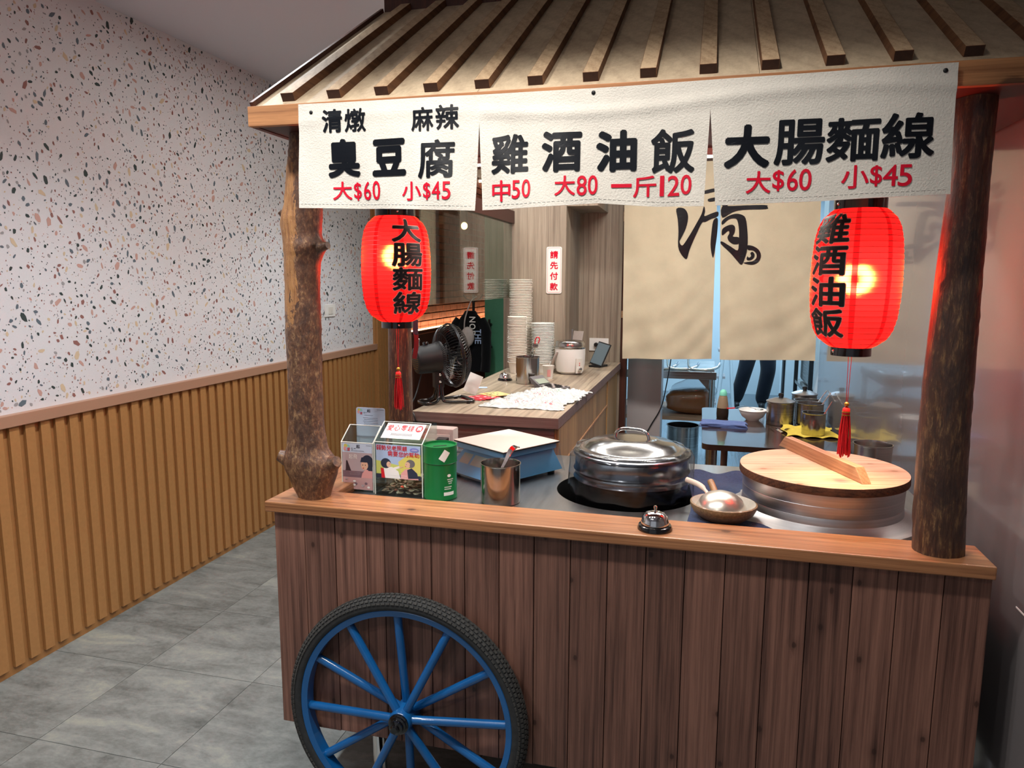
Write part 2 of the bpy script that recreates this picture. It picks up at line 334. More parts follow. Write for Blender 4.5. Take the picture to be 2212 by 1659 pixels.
# ------------------------------------------------------------------ mesh builder
class MB:
    def __init__(s): s.v = []; s.f = []; s.mi = []
    def add(s, vs, fs, mi=0):
        n = len(s.v); s.v += [tuple(float(c) for c in p) for p in vs]; s.f += [tuple(i + n for i in f) for f in fs]; s.mi += [mi] * len(fs); return s
    def box(s, a, b, mi=0):
        (x0, y0, z0), (x1, y1, z1) = a, b
        return s.add([(x0, y0, z0), (x1, y0, z0), (x1, y1, z0), (x0, y1, z0), (x0, y0, z1), (x1, y0, z1), (x1, y1, z1), (x0, y1, z1)],
                     [(0, 3, 2, 1), (4, 5, 6, 7), (0, 1, 5, 4), (1, 2, 6, 5), (2, 3, 7, 6), (3, 0, 4, 7)], mi)
    def hexa(s, p, mi=0):   # 8 points: bottom loop then top loop (counter-clockwise from above)
        return s.add(p, [(0, 3, 2, 1), (4, 5, 6, 7), (0, 1, 5, 4), (1, 2, 6, 5), (2, 3, 7, 6), (3, 0, 4, 7)], mi)
    def lathe(s, prof, n=32, c=(0, 0, 0), cap0=True, cap1=True, mi=0, mat=None):
        vs = []
        for r, z in prof:
            for k in range(n):
                a = 2 * PI * k / n; p = Vector((r * math.cos(a), r * math.sin(a), z))
                if mat is not None: p = mat @ p
                vs.append((p.x + c[0], p.y + c[1], p.z + c[2]))
        fs = []
        for i in range(len(prof) - 1):
            for k in range(n):
                k2 = (k + 1) % n; fs.append((i * n + k, i * n + k2, (i + 1) * n + k2, (i + 1) * n + k))
        if cap0: fs.append(tuple(range(n - 1, -1, -1)))
        if cap1: fs.append(tuple((len(prof) - 1) * n + k for k in range(n)))
        return s.add(vs, fs, mi)
    def tube(s, pts, r, n=8, closed=False, mi=0, caps=True):
        P = [Vector(p) for p in pts]; m_ = len(P); rs = r if isinstance(r, (list, tuple)) else [r] * m_
        vs = []; up = Vector((0, 0, 1)); prev = None
        for i in range(m_):
            if closed: t = P[(i + 1) % m_] - P[i - 1]
            else: t = P[min(i + 1, m_ - 1)] - P[max(i - 1, 0)]
            t.normalize()
            if prev is None:
                a = t.cross(up)
                if a.length < 1e-3: a = t.cross(Vector((1, 0, 0)))
            else: a = prev - t * prev.dot(t)
            a.normalize(); prev = a; b = t.cross(a)
            for k in range(n):
                q = P[i] + (a * math.cos(2 * PI * k / n) + b * math.sin(2 * PI * k / n)) * rs[i]; vs.append(tuple(q))
        fs = []
        for i in range(m_ if closed else m_ - 1):
            j = (i + 1) % m_
            for k in range(n):
                k2 = (k + 1) % n; fs.append((i * n + k, i * n + k2, j * n + k2, j * n + k))
        if not closed and caps:
            fs.append(tuple(range(n - 1, -1, -1))); fs.append(tuple((m_ - 1) * n + k for k in range(n)))
        return s.add(vs, fs, mi)
    def prism(s, poly, h0, h1, axis=2, mi=0):
        """poly in the two other axes (cyclic order), extruded along axis from h0 to h1"""
        n = len(poly)
        def P(p, h):
            if axis == 2: return (p[0], p[1], h)
            if axis == 1: return (p[0], h, p[1])
            return (h, p[0], p[1])
        vs = [P(p, h0) for p in poly] + [P(p, h1) for p in poly]
        fs = [tuple(range(n - 1, -1, -1)), tuple(range(n, 2 * n))] + [(i, (i + 1) % n, n + (i + 1) % n, n + i) for i in range(n)]
        return s.add(vs, fs, mi)
    def sphere(s, c, r, n=16, m_=10, mi=0):
        r = r if isinstance(r, (tuple, list)) else (r, r, r)
        pr = [(math.sin(PI * i / m_), -math.cos(PI * i / m_)) for i in range(1, m_)]
        vs = [(c[0], c[1], c[2] - r[2])] + [(c[0] + a * r[0] * math.cos(2 * PI * k / n), c[1] + a * r[1] * math.sin(2 * PI * k / n), c[2] + z * r[2]) for a, z in pr for k in range(n)] + [(c[0], c[1], c[2] + r[2])]
        fs = [(0, 1 + (k + 1) % n, 1 + k) for k in range(n)]
        for i in range(m_ - 2):
            for k in range(n): fs.append((1 + i * n + k, 1 + i * n + (k + 1) % n, 1 + (i + 1) * n + (k + 1) % n, 1 + (i + 1) * n + k))
        L = len(vs) - 1; b = 1 + (m_ - 2) * n
        fs += [(b + k, b + (k + 1) % n, L) for k in range(n)]
        return s.add(vs, fs, mi)
    def sheet(s, fn, nu, nv, th=.002, mi=0):
        """closed thin sheet: fn(u,v) -> point, thickened along the averaged normal"""
        g = np.array([[fn(i / nu, j / nv) for i in range(nu + 1)] for j in range(nv + 1)], float)
        du = np.gradient(g, axis=1); dv = np.gradient(g, axis=0); nn = np.cross(du, dv); nn /= np.linalg.norm(nn, axis=2, keepdims=True) + 1e-9
        A = (g + nn * th / 2).reshape(-1, 3); B = (g - nn * th / 2).reshape(-1, 3); W = nu + 1; o = len(A)
        fs = []
        for j in range(nv):
            for i in range(nu):
                a, b, c_, d = j * W + i, j * W + i + 1, (j + 1) * W + i + 1, (j + 1) * W + i
                fs.append((a, b, c_, d)); fs.append((o + d, o + c_, o + b, o + a))
        rim = [i for i in range(W)] + [j * W + nu for j in range(1, nv + 1)] + [nv * W + i for i in range(nu - 1, -1, -1)] + [j * W for j in range(nv - 1, 0, -1)]
        for k in range(len(rim)):
            a, b = rim[k], rim[(k + 1) % len(rim)]; fs.append((b, a, o + a, o + b))
        return s.add(np.vstack([A, B]), fs, mi)
    def build(s, name, mat, parent=None, smooth=0, bevel=0, loc=None, rot=None, shift=None):
        me = bpy.data.meshes.new(name)
        vv = s.v if shift is None else [(a - shift[0], b - shift[1], c - shift[2]) for a, b, c in s.v]
        me.from_pydata(vv, [], s.f)
        for mt in (mat if isinstance(mat, list) else [mat]): me.materials.append(mt if not isinstance(mt, str) else M[mt])
        if isinstance(mat, list):
            for p, i in zip(me.polygons, s.mi): p.material_index = i
        me.update()
        if bevel:
            bm = bmesh.new(); bm.from_mesh(me)
            bmesh.ops.remove_doubles(bm, verts=bm.verts, dist=1e-6)
            es = [e for e in bm.edges if len(e.link_faces) == 2 and e.calc_face_angle(0) > .5]
            bmesh.ops.bevel(bm, geom=es, offset=bevel, segments=2, affect='EDGES', profile=.6, clamp_overlap=True)
            bm.to_mesh(me); bm.free(); me.update()
        if smooth:
            me.shade_smooth()
            me.set_sharp_from_angle(angle=math.radians(smooth if smooth > 1 else 40))
        o = bpy.data.objects.new(name, me); col.objects.link(o)
        if loc is not None: o.location = loc
        if rot is not None: o.rotation_euler = rot
        if parent is not None: o.parent = parent
        return o
def tag(o, label=None, cat=None, group=None, kind=None):
    if label: o['label'] = label
    if cat: o['category'] = cat
    if group: o['group'] = group
    if kind: o['kind'] = kind
    return o
def thing(name, label, cat, loc=(0, 0, 0), rz=0, group=None):
    o = bpy.data.objects.new(name, None); o.empty_display_size = .05; col.objects.link(o)
    o.location = loc; o.rotation_euler = (0, 0, rz)
    return tag(o, label, cat, group)
def struct(name, mb, mat, label=None, **kw):
    return tag(mb.build(name, mat, **kw), label, None, None, 'structure')
def copy_of(o, parent=None, loc=None):
    c = o.copy(); col.objects.link(c); c.parent = parent
    if loc is not None: c.location = loc
    return c
def circ(c, r, n=32, axis=2, a0=0, a1=2 * PI, closed=True):
    out = []
    for k in range(n if closed else n + 1):
        a = a0 + (a1 - a0) * k / n; u, v = r * math.cos(a), r * math.sin(a)
        out.append((c[0] + u, c[1] + v, c[2]) if axis == 2 else (c[0] + u, c[1], c[2] + v) if axis == 1 else (c[0], c[1] + u, c[2] + v))
    return out
def smoothpath(pts, n=8, closed=False):
    """Catmull-Rom through pts"""
    P = [np.array(p, float) for p in pts]; L = len(P); out = []
    for i in range(L if closed else L - 1):
        g = (lambda k: P[k % L]) if closed else (lambda k: P[min(max(k, 0), L - 1)])
        a, b, c, d = g(i - 1), g(i), g(i + 1), g(i + 2)
        for k in range(n):
            t = k / n; out.append(tuple(.5 * (2 * b + (c - a) * t + (2 * a - 5 * b + 4 * c - d) * t * t + (3 * b - a - 3 * c + d) * t ** 3)))
    if not closed: out.append(tuple(P[-1]))
    return out

# ------------------------------------------------------------------ lettering
_glyph = {}
def glyph(ch, bold):
    """triangles of one character, scaled to the unit square"""
    key = (ch, round(bold, 4))
    if key in _glyph: return _glyph[key]
    cu = bpy.data.curves.new('glyph', 'FONT'); cu.body = ch; cu.size = 1; cu.offset = bold; cu.resolution_u = 4; cu.fill_mode = 'FRONT'
    o = bpy.data.objects.new('glyph', cu); col.objects.link(o)
    dg = bpy.context.evaluated_depsgraph_get(); dg.update()
    me = bpy.data.meshes.new_from_object(o.evaluated_get(dg))
    V = np.array([v.co[:2] for v in me.vertices]).reshape(-1, 2); me.calc_loop_triangles()
    T = [tuple(t.vertices) for t in me.loop_triangles]
    bpy.data.objects.remove(o); bpy.data.curves.remove(cu); bpy.data.meshes.remove(me)
    if len(V):
        lo, hi = V.min(0), V.max(0); V = (V - lo) / np.maximum(hi - lo, 1e-6)
    _glyph[key] = (V, T); return _glyph[key]
def lettering(items, mapfn, maxe=None):
    """items: (char, x0, y0, x1, y1, bold) in a flat frame; mapfn(x, y) -> 3D point. Returns MB."""
    mb = MB()
    for it in items:
        ch, x0, y0, x1, y1 = it[:5]; bold = it[5] if len(it) > 5 else .02
        V, T = glyph(ch, 0)
        if not len(V): continue
        B0 = bold * abs(y1 - y0) if ch != '一' else bold * abs(x1 - x0)
        bx = min(B0, abs(x1 - x0) * .12); by = min(B0, abs(y1 - y0) * .45)
        V2 = [(x0 + bx + a * (x1 - x0 - 2 * bx), y0 + by + b * (y1 - y0 - 2 * by)) for a, b in V]
        if maxe:
            bm = bmesh.new(); vs = [bm.verts.new((a, b, 0)) for a, b in V2]
            for t in T:
                try: bm.faces.new([vs[i] for i in t])
                except ValueError: pass
            for _ in range(4):
                es = [e for e in bm.edges if e.calc_length() > maxe]
                if not es: break
                bmesh.ops.subdivide_edges(bm, edges=es, cuts=1); bmesh.ops.triangulate(bm, faces=bm.faces[:])
            bm.verts.index_update(); V2 = [(v.co.x, v.co.y) for v in bm.verts]; T = [tuple(v.index for v in f.verts) for f in bm.faces]; bm.free()
        offs = [(0, 0)] + ([(bx * math.cos(k * PI / 4 + .2), by * math.sin(k * PI / 4 + .2)) for k in range(8)] if bold > .003 else [])
        P0 = np.array([mapfn(a, b) for a, b in V2]); e_ = 5e-4
        nn = np.cross(np.array([mapfn(a + e_, b) for a, b in V2]) - P0, np.array([mapfn(a, b + e_) for a, b in V2]) - P0)
        nn /= np.linalg.norm(nn, axis=1, keepdims=True) + 1e-12
        for k, (ox, oy) in enumerate(offs):     # a heavier stroke: the same strokes laid around themselves, each a hair higher
            P = np.array([mapfn(a + ox, b + oy) for a, b in V2]) if k else P0
            mb.add(P + nn * (3e-5 * k), T)
    return mb
def row(text, x0, y0, cw, chh, gap=0, bold=.02):
    out = []; x = x0
    for ch in text:
        if ch != ' ':
            h0, h1 = 0, 1
            if ch == '一': h0, h1 = .45, .58
            out.append((ch, x, y0 + chh * h0, x + cw, y0 + chh * h1, bold))
        x += cw + gap
    return out
def column(text, xc, ytop, cw, chh, gap=0, bold=.02):
    return [(ch, xc - cw / 2, ytop - (i + 1) * chh - i * gap, xc + cw / 2, ytop - i * chh - i * gap, bold) for i, ch in enumerate(text)]

# ================================================================== the setting
LW, RW, BW = -2.575, .72, 4.85          # left wall, right wall, back wall behind the cashier
b = MB().box((LW - .1, -2.4, -.06), (2.1, 10.5, -.0015))
floor = struct('floor', b, 'seam')
tile = None
T0x, T0y, TP = -2.12 - .4935, 1.772 - .4935 * 8, .4935
for i in range(7):
    for j in range(15):
        x0, x1 = max(LW + .002, T0x + i * TP + .0012), min(RW - .002, T0x + (i + 1) * TP - .0012); y0 = T0y + j * TP + .0012; y1 = y0 + TP - .0024
        if y0 > 4.6 or x1 - x0 < .05: continue
        MB().box((x0 - (x0 + x1) / 2, -(y1 - y0) / 2, -.006), ((x1 - x0) / 2, (y1 - y0) / 2, 0)).build('floor_tile', 'floor', floor, loc=((x0 + x1) / 2, (y0 + y1) / 2, 0))
struct('floor_kitchen', MB().box((-.5, 4.87, -.0015), (2.0, 10.4, .001)), 'kfloor')
struct('floor_dining', MB().box((LW, 4.95, -.0015), (-1.0, 9.7, .001)), 'floor')
struct('ceiling', MB().box((LW - .1, -2.4, CEIL), (2.1, 10.5, CEIL + .08)), 'ceil')

# left wall: terrazzo-print wallpaper above, slatted wainscot below
wall = struct('wall_left', MB().box((LW - .1, -2.4, 0), (LW, 5.39, CEIL)), 'terrawall')
chips = MB(); used = {}
def chip(y, z, L, W, a, mi):
    n = random.choice((5, 6, 6, 7, 8)); pts = []
    for k in range(n):
        t = 2 * PI * (k + random.uniform(-.28, .28)) / n; r = random.uniform(.78, 1.12)
        u, v = L * r * math.cos(t), W * r * math.sin(t)
        pts.append((LW + .0006 + mi * 1e-5, y + u * math.cos(a) - v * math.sin(a), z + u * math.sin(a) + v * math.cos(a)))
    chips.add(pts, [tuple(range(n))], mi)
def free(y, z, r):
    cy, cz = int(y / .05), int(z / .05)
    for a in (-1, 0, 1):
        for c in (-1, 0, 1):
            for (py, pz, pr) in used.get((cy + a, cz + c), ()):
                if (py - y) ** 2 + (pz - z) ** 2 < (pr + r) ** 2: return False
    used.setdefault((cy, cz), []).append((y, z, r)); return True
AY0, AY1, AZ0, AZ1 = .2, 5.385, 1.03, CEIL
area = (AY1 - AY0) * (AZ1 - AZ0)
for dens, lo, hi, asp in ((105, .0125, .0215, (.34, .62)), (620, .0062, .0118, (.42, .8)), (1700, .0018, .0046, (.45, .95))):
    for _ in range(int(dens * area)):
        y, z = random.uniform(AY0, AY1), random.uniform(AZ0 + .015, AZ1 - .01); L = random.uniform(lo, hi)
        if not free(y, z, L * .85): continue
        mi = random.choice((0, 0, 1, 2, 3, 3, 4, 4)) if lo > .01 else random.choice((0, 0, 1, 1, 2, 2, 3, 5, 4))
        chip(y, z, L, L * random.uniform(*asp), random.gauss(1.75, .75), mi)
tag(chips.build('terrazzo_chips', CH, wall), 'small coloured stone chips of the terrazzo print', None, None, 'stuff')
MB().box((LW, -2.4, 0), (LW + .008, 5.39, .985)).build('wainscot_panel', 'slat', wall)
MB().box((LW, -2.4, .982), (LW + .034, 5.40, 1.028)).build('wainscot_rail', 'rail', wall, bevel=.002)
slat = MB().box((0, -.0205, .033), (.0145, .0215, .982)); s0 = None
for k in range(78):
    y = 2.023 + .0688 * (k - 29)
    if y > 5.36: break
    if s0 is None: s0 = slat.build('slat', 'slat', wall, bevel=.001); s0.location = (LW + .008, y, 0)
    else: copy_of(s0, wall, (LW + .008, y, 0))
# slatted pier where the dining corner begins
pier = struct('trim_1', MB().box((LW - .1, 5.39, 0), (LW + .02, 6.0, CEIL)), 'slat')
sl2 = MB().box((0, -.016, 0), (.018, .016, CEIL - .002)); s0 = None
for k in range(12):
    y = 5.42 + .05 * k
    if s0 is None: s0 = sl2.build('slat', 'slat', pier); s0.location = (LW + .02, y, 0)
    else: copy_of(s0, pier, (LW + .02, y, 0))
# brick wall behind the cashier counter, with a lit ledge
bw = struct('wall_brick', MB().box((LW - .1, 6.0, 0), (LW - .012, 9.7, CEIL)), 'mortar')
bk = MB().box((0, -.1, -.029), (.014, .1, .029)); b0 = None; rest = MB()
for r in range(23):
    for c in range(18):
        y = 6.1 + .211 * c + (.105 if r % 2 else 0); z = 1.12 + .069 * r
        if y > 9.6: continue
        if z > 2.15: rest.box((LW - .012, y - .1, z - .029), (LW + .002, y + .1, z + .029)); continue
        if b0 is None: b0 = bk.build('brick', 'brick', bw, bevel=.002); o = b0
        else: o = copy_of(b0, bw)
        o.location = (LW - .012 + random.uniform(0, .003), y, z)
tag(rest.build('bricks_upper', 'brick', bw), None, None, None, 'stuff')
MB().box((LW - .01, 6.0, 0), (LW + .10, 9.6, 1.05)).build('ledge_cabinet', 'darkwood', bw)
MB().box((LW - .01, 6.02, 1.05), (LW + .06, 9.6, 1.075)).build('led_channel', 'darkwood', bw)
MB().box((LW + .005, 6.02, 1.0755), (LW + .03, 9.6, 1.083)).build('led_strip', 'led', bw)
struct('wall_far', MB().box((LW - .1, 9.7, 0), (-.98, 9.8, CEIL)), 'darkwood')

# grey wood-laminate pier and wall behind the cashier
pa = struct('wall_back', MB().box((-1.19, 4.35, 0), (-.80, 4.85, CEIL)), 'greywood')
MB().box((-.80, 4.85, 0), (-.515, 4.93, CEIL)).build('laminate_panel', 'greywood', pa)
MB().box((-1.19, 4.85, 0), (-.80, 4.93, CEIL)).build('laminate_panel', 'greywood', pa)
struct('trim_2', MB().box((-.80, 4.36, 1.985), (-.615, 4.85, CEIL)), 'greywood')
fr = struct('door_1', MB().box((-.515, 4.86, 0), (-.475, 4.95, 2.28)), 'darkwood')       # doorway frame
MB().box((-.513, 4.845, 1.30), (-.476, 4.86, 1.345)).build('frame_block', 'lidhandle', fr)
MB().box((-.513, 4.845, 1.93), (-.476, 4.86, 1.99)).build('frame_block', 'lidhandle', fr)
struct('wall_back_header', MB().box((-.515, 4.86, 2.28), (RW, 4.95, CEIL)), 'wallpaint')
struct('wall_kitchen_jamb', MB().box((-.475, 5.02, 0), (-.245, 5.3, CEIL)), 'jamb')
# glossy right wall with panel joints
rw = struct('wall_right', MB().box((RW, -2.4, 0), (RW + .1, 4.78, CEIL)), 'glossgrey')
MB().box((RW - .0012, -2.0, .815), (RW, 1.79, .8185)).build('panel_joint', 'white', rw)
# kitchen shell
struct('wall_kitchen_right', MB().box((1.62, 4.95, 0), (1.7, 10.4, CEIL)), 'kwall')
struct('wall_kitchen_stub', MB().box((RW, 4.78, 0), (1.7, 4.95, CEIL)), 'kwall')
struct('wall_kitchen_left', MB().box((-1.0, 4.93, 0), (-.9, 10.4, CEIL)), 'kwall')
struct('wall_kitchen_back', MB().box((-1.0, 10.3, 0), (1.7, 10.4, CEIL)), 'kwall')
# sliding green door past the pier
dr = struct('door_2', MB().box((-1.87, 6.2, 0), (-1.0, 6.245, 2.45)), 'greendoor', bevel=.003)
hd = MB(); hd.tube([(-1.815, 6.155, .90), (-1.815, 6.155, 1.20)], .011)
for z in (.95, 1.15): hd.tube([(-1.815, 6.155, z), (-1.815, 6.2, z)], .016)
hd.build('handle', 'black', dr, smooth=40)
struct('wall_sliding_door', MB().box((-1.72, 6.25, 0), (-1.0, 6.33, CEIL)), 'greywood')
struct('trim_3', MB().box((-1.87, 6.14, 2.45), (-1.0, 6.25, 2.56)), 'darkwood')

# ceiling fixtures
for i, (x, y, e) in enumerate(DOWN):
    t = thing('ceiling_downlight', 'round recessed ceiling downlight ' + ('over the side aisle nearest the entrance', 'over the side aisle left of the camera', 'over the side aisle beside the cart roof', 'over the side aisle beyond the cart', 'in front of the cart above the wheel', 'in front of the cart above the middle of the banner', 'behind the camera near the entrance')[i], 'ceiling light', (x, y, CEIL - .012), 0, 'recessed downlights')
    MB().lathe([(.062, .0), (.062, .012), (.045, .012), (.045, .004), (.062, 0)], 28, cap0=False, cap1=False).build('trim_ring', 'white', t, smooth=40)
    MB().lathe([(.0449, .006), (.0449, .0115)], 28).build('lens', 'lampglow', t)
for i, (x, y, lx, ly, e, c) in enumerate(PANEL):
    lab = ('linear ceiling light above the cashier counter', 'linear ceiling light above the small serving table', 'square ceiling panel light just inside the kitchen', 'square ceiling panel light deep in the kitchen')[i]
    t = thing('ceiling_panel_light', lab, 'ceiling light', (x, y, CEIL - .03))
    MB().box((-lx / 2 - .01, -ly / 2 - .01, .004), (lx / 2 + .01, ly / 2 + .01, .03)).build('housing', 'white', t)
    MB().box((-lx / 2, -ly / 2, 0), (lx / 2, ly / 2, .0039)).build('diffuser', 'lampcool' if i > 1 else 'lampglow', t)
for i, (px, py) in enumerate(((1040, 390), (1037, 320))):
    p = at(px, py, 2, CEIL - .03)
    t = thing('ceiling_tube_light', ('white tube light on the far dining ceiling', 'white tube light on the ceiling past the slatted pier')[i], 'ceiling light', (p[0] + .06, p[1], CEIL - .04))
    MB().box((-.35, -.03, .015), (.35, .03, .04)).build('housing', 'white', t)
    MB().tube([(-.34, 0, .003), (.34, 0, .003)], .013, 10).build('tube', 'lampglow', t, smooth=40)

# ================================================================== food cart
ct = thing('food_cart', 'wooden street-food cart with plank front, log posts, batten roof and blue wheel', 'food cart', (-.25, 2.1, 0))
CL = ct.location
def C(mb, name, mat, **kw): return mb.build(name, mat, ct, shift=CL, **kw)
YF = 1.72
pl = None
PW = .0937
for i in range(19):
    x = -1.138 + i * PW
    if i == 3:
        for (a, c) in ((0, .053), (.053, PW)):
            MB().box((a + .0009, 0, .268), (c - .0009, .016, .908)).build('plank', 'plank', ct, bevel=.0014, loc=(x - CL.x, YF - CL.y, 0)); 
        continue
    if pl is None:
        pl = MB().box((.0009, 0, .268), (PW - .0009, .016, .908)).build('plank', 'plank', ct, bevel=.0014); o = pl
    else: o = copy_of(pl, ct)
    o.location = (x - CL.x, YF - CL.y + random.uniform(0, .0012), random.uniform(-.001, .001))
C(MB().box((-1.136, YF + .0175, .27), (.64, YF + .026, .906)), 'front_frame', 'darkwood')
sp = None
for i in range(8):
    y = YF + .028 + i * .0962
    o = MB().box((-.008, .001, .268), (.008, .0952, .908)).build('plank', 'plank', ct, bevel=.0014) if sp is None else copy_of(sp, ct)
    sp = sp or o
    o.location = (-1.13 - CL.x, y - CL.y, 0)
C(MB().box((.622, YF + .027, .27), (.638, 2.54, .905)), 'side_panel', 'darkwood')
C(MB().box((-1.12, 2.524, .27), (.62, 2.54, .902)), 'back_panel', 'darkwood')
C(MB().box((-1.12, YF + .03, .27), (.62, 2.52, .285)), 'bottom_panel', 'darkwood')
for (x, y) in ((-.93, 1.93), (.5, 1.93), (-.93, 2.42), (.5, 2.42)):
    C(MB().lathe([(.03, 0), (.03, .012), (.024, .02), (.024, .269)], 20, (x, y, 0)), 'leg', 'chrome', smooth=40)
# counter ledge
C(MB().box((-1.153, 1.70, .9085), (.641, 1.836, .938)), 'ledge_board', 'ledge', bevel=.003)
C(MB().box((-1.153, 1.8365, .9085), (-1.0, 2.545, .938)), 'ledge_board', 'ledge_y', bevel=.003)
# steel worktop with the round well for the big pot
HX, HY, HR = -.20, 2.165, .213
def plate(x0, y0, x1, y1, z0, z1, hx_, hy_, r, depth):
    mb = MB(); n = 64; angs = sorted([2 * PI * k / n for k in range(n)] + [math.atan2(yy - hy_, xx - hx_) % (2 * PI) for xx in (x0, x1) for yy in (y0, y1)])
    def ext(a):
        c, s_ = math.cos(a), math.sin(a); t = 1e9
        if c > 1e-9: t = min(t, (x1 - hx_) / c)
        if c < -1e-9: t = min(t, (x0 - hx_) / c)
        if s_ > 1e-9: t = min(t, (y1 - hy_) / s_)
        if s_ < -1e-9: t = min(t, (y0 - hy_) / s_)
        return hx_ + t * c, hy_ + t * s_
    K = len(angs); rings = []
    for a in angs:
        e = ext(a); i_ = (hx_ + r * math.cos(a), hy_ + r * math.sin(a))
        rings.append([(*e, z0), (*e, z1), (*i_, z1), (*i_, z1 - depth)])
    vs = [p for q in rings for p in q]; fs = []
    for k in range(K):
        j = (k + 1) % K
        for a in range(3): fs.append((4 * k + a, 4 * j + a, 4 * j + a + 1, 4 * k + a + 1))
    return mb.add(vs, fs)
C(plate(-.999, 1.8365, .64, 2.548, .895, .911, HX, HY, HR, .09), 'worktop', 'worktop', smooth=30)
# log posts
def log(rings, mat, n=26, rough=.004, name='post', yc=None, seed=1, zs=46, lump=()):
    rr = np.random.default_rng(seed); R_ = np.array(rings, float); z = np.linspace(R_[0, 0], R_[-1, 0], zs)
    o_ = np.argsort(R_[:, 0]); xl = np.interp(z, R_[o_, 0], R_[o_, 1]); xr = np.interp(z, R_[o_, 0], R_[o_, 2])
    k = np.array([.2, .6, .2]); 
    xl = np.convolve(np.pad(xl, 1, 'edge'), k, 'valid'); xr = np.convolve(np.pad(xr, 1, 'edge'), k, 'valid')
    ry = np.median(xr - xl) / 2; ph = rr.uniform(0, 6.28, 5)
    mb = MB(); vs = []; fs = []
    for i in range(zs):
        cx, rx = (xl[i] + xr[i]) / 2, (xr[i] - xl[i]) / 2
        for q in range(n):
            a = 2 * PI * q / n; d = 1 + .03 * math.sin(2 * a + ph[0] + z[i] * 3) + .025 * math.sin(3 * a + ph[1] - z[i] * 5) * 1 + rr.normal(0, .012)
            dy = 1 + .04 * math.sin(2 * a + ph[2] + z[i] * 4)
            vs.append((cx + rx * math.cos(a) * (1 if abs(math.cos(a)) > .9 else d), yc + (.6 * ry + .4 * rx) * math.sin(a) * d * dy, z[i]))
    for i in range(zs - 1):
        for q in range(n): fs.append((i * n + q, i * n + (q + 1) % n, (i + 1) * n + (q + 1) % n, (i + 1) * n + q))
    fs.append(tuple(range(n - 1, -1, -1))); fs.append(tuple((zs - 1) * n + q for q in range(n)))
    return C(mb.add(vs, fs), name, mat, smooth=60)
YP = 1.787
Ledge = [(275, 632), (330, 630), (361, 626), (412, 622), (450, 618), (468, 612), (478, 610), (500, 613), (540, 617), (615, 620), (715, 621), (817, 626), (918, 628), (968, 623), (989, 615), (1010, 618), (1035, 633), (1060, 643), (1076, 652)]
Redge = [(275, 690), (452, 691), (513, 689), (523, 697), (534, 704), (543, 697), (564, 687), (640, 686), (716, 690), (817, 693), (918, 697), (968, 706), (993, 727), (1020, 727), (1050, 716), (1076, 711)]
ys = sorted(set([p[0] for p in Ledge] + [p[0] for p in Redge]))
ring = []
for y in ys:
    l = np.interp(y, [p[0] for p in Ledge], [p[1] for p in Ledge]); r = np.interp(y, [p[0] for p in Redge], [p[1] for p in Redge])
    a, c = at(l, y, 1, YP), at(r, y, 1, YP); ring.append(((a[2] + c[2]) / 2, a[0], c[0]))
ring = sorted(ring); ring[0] = (.938, ring[0][1], ring[0][2]); ring = [q for q in ring if q[0] < 1.925 and q[0] >= .938] + [(1.927, ring[-1][1], ring[-1][2])]
pl1 = log(ring, 'bark', yc=YP, seed=3, zs=90)
tag(pl1, 'crooked log post with a swollen knotted foot')
# bare strip where the bark has come off, and broken branch stubs
bs = MB(); path = [(634, 345), (628, 380), (624, 430), (620, 480), (627, 530), (632, 575)]
bs_pts = [at(px + 5, py, 1, YP - .026) for px, py in path]
bs.tube(smoothpath(bs_pts, 4), [.004 + .012 * math.sin(PI * min(1, max(.05, i / 20))) for i in range(21)], 10)
pass
for (px, py, dx, dz, r, L) in ((690, 535, .030, .006, .012, .022), (622, 990, -.024, .01, .02, .026), (716, 1003, .022, .012, .02, .03), (617, 470, -.012, .016, .009, .02)):
    p = at(px, py, 1, YP - .012); q = (p[0] + dx, p[1] - .008, p[2] + dz)
    MB().tube([tuple(p), tuple((np.array(p) + q) / 2), q], [r * 1.25, r, r * .8], 12).build('branch_stub', 'barkstub', pl1, smooth=50, shift=CL)
YR = 1.775
ring = []
for (py, l, r) in ((198, 2062, 2157), (300, 2055, 2146), (400, 2048, 2136), (600, 2021, 2119), (830, 1994, 2101), (1000, 1980, 2090), (1100, 1974, 2086), (1205, 1969, 2082)):
    a, c = at(l, py, 1, YR), at(r, py, 1, YR); ring.append(((a[2] + c[2]) / 2, a[0], c[0]))
ring = sorted(ring); ring[0] = (.938, ring[0][1], ring[0][2]); ring.append((1.927, ring[-1][1], ring[-1][2]))
tag(log([q for q in ring if q[0] <= 1.927], 'bark2', yc=YR, seed=5, zs=60), 'thick dark straight log post')
log([(.938, -1.098, -1.008), (1.3, -1.094, -1.008), (1.6, -1.09, -1.01), (1.927, -1.092, -1.012)], 'bark2', yc=2.42, seed=9, zs=40)
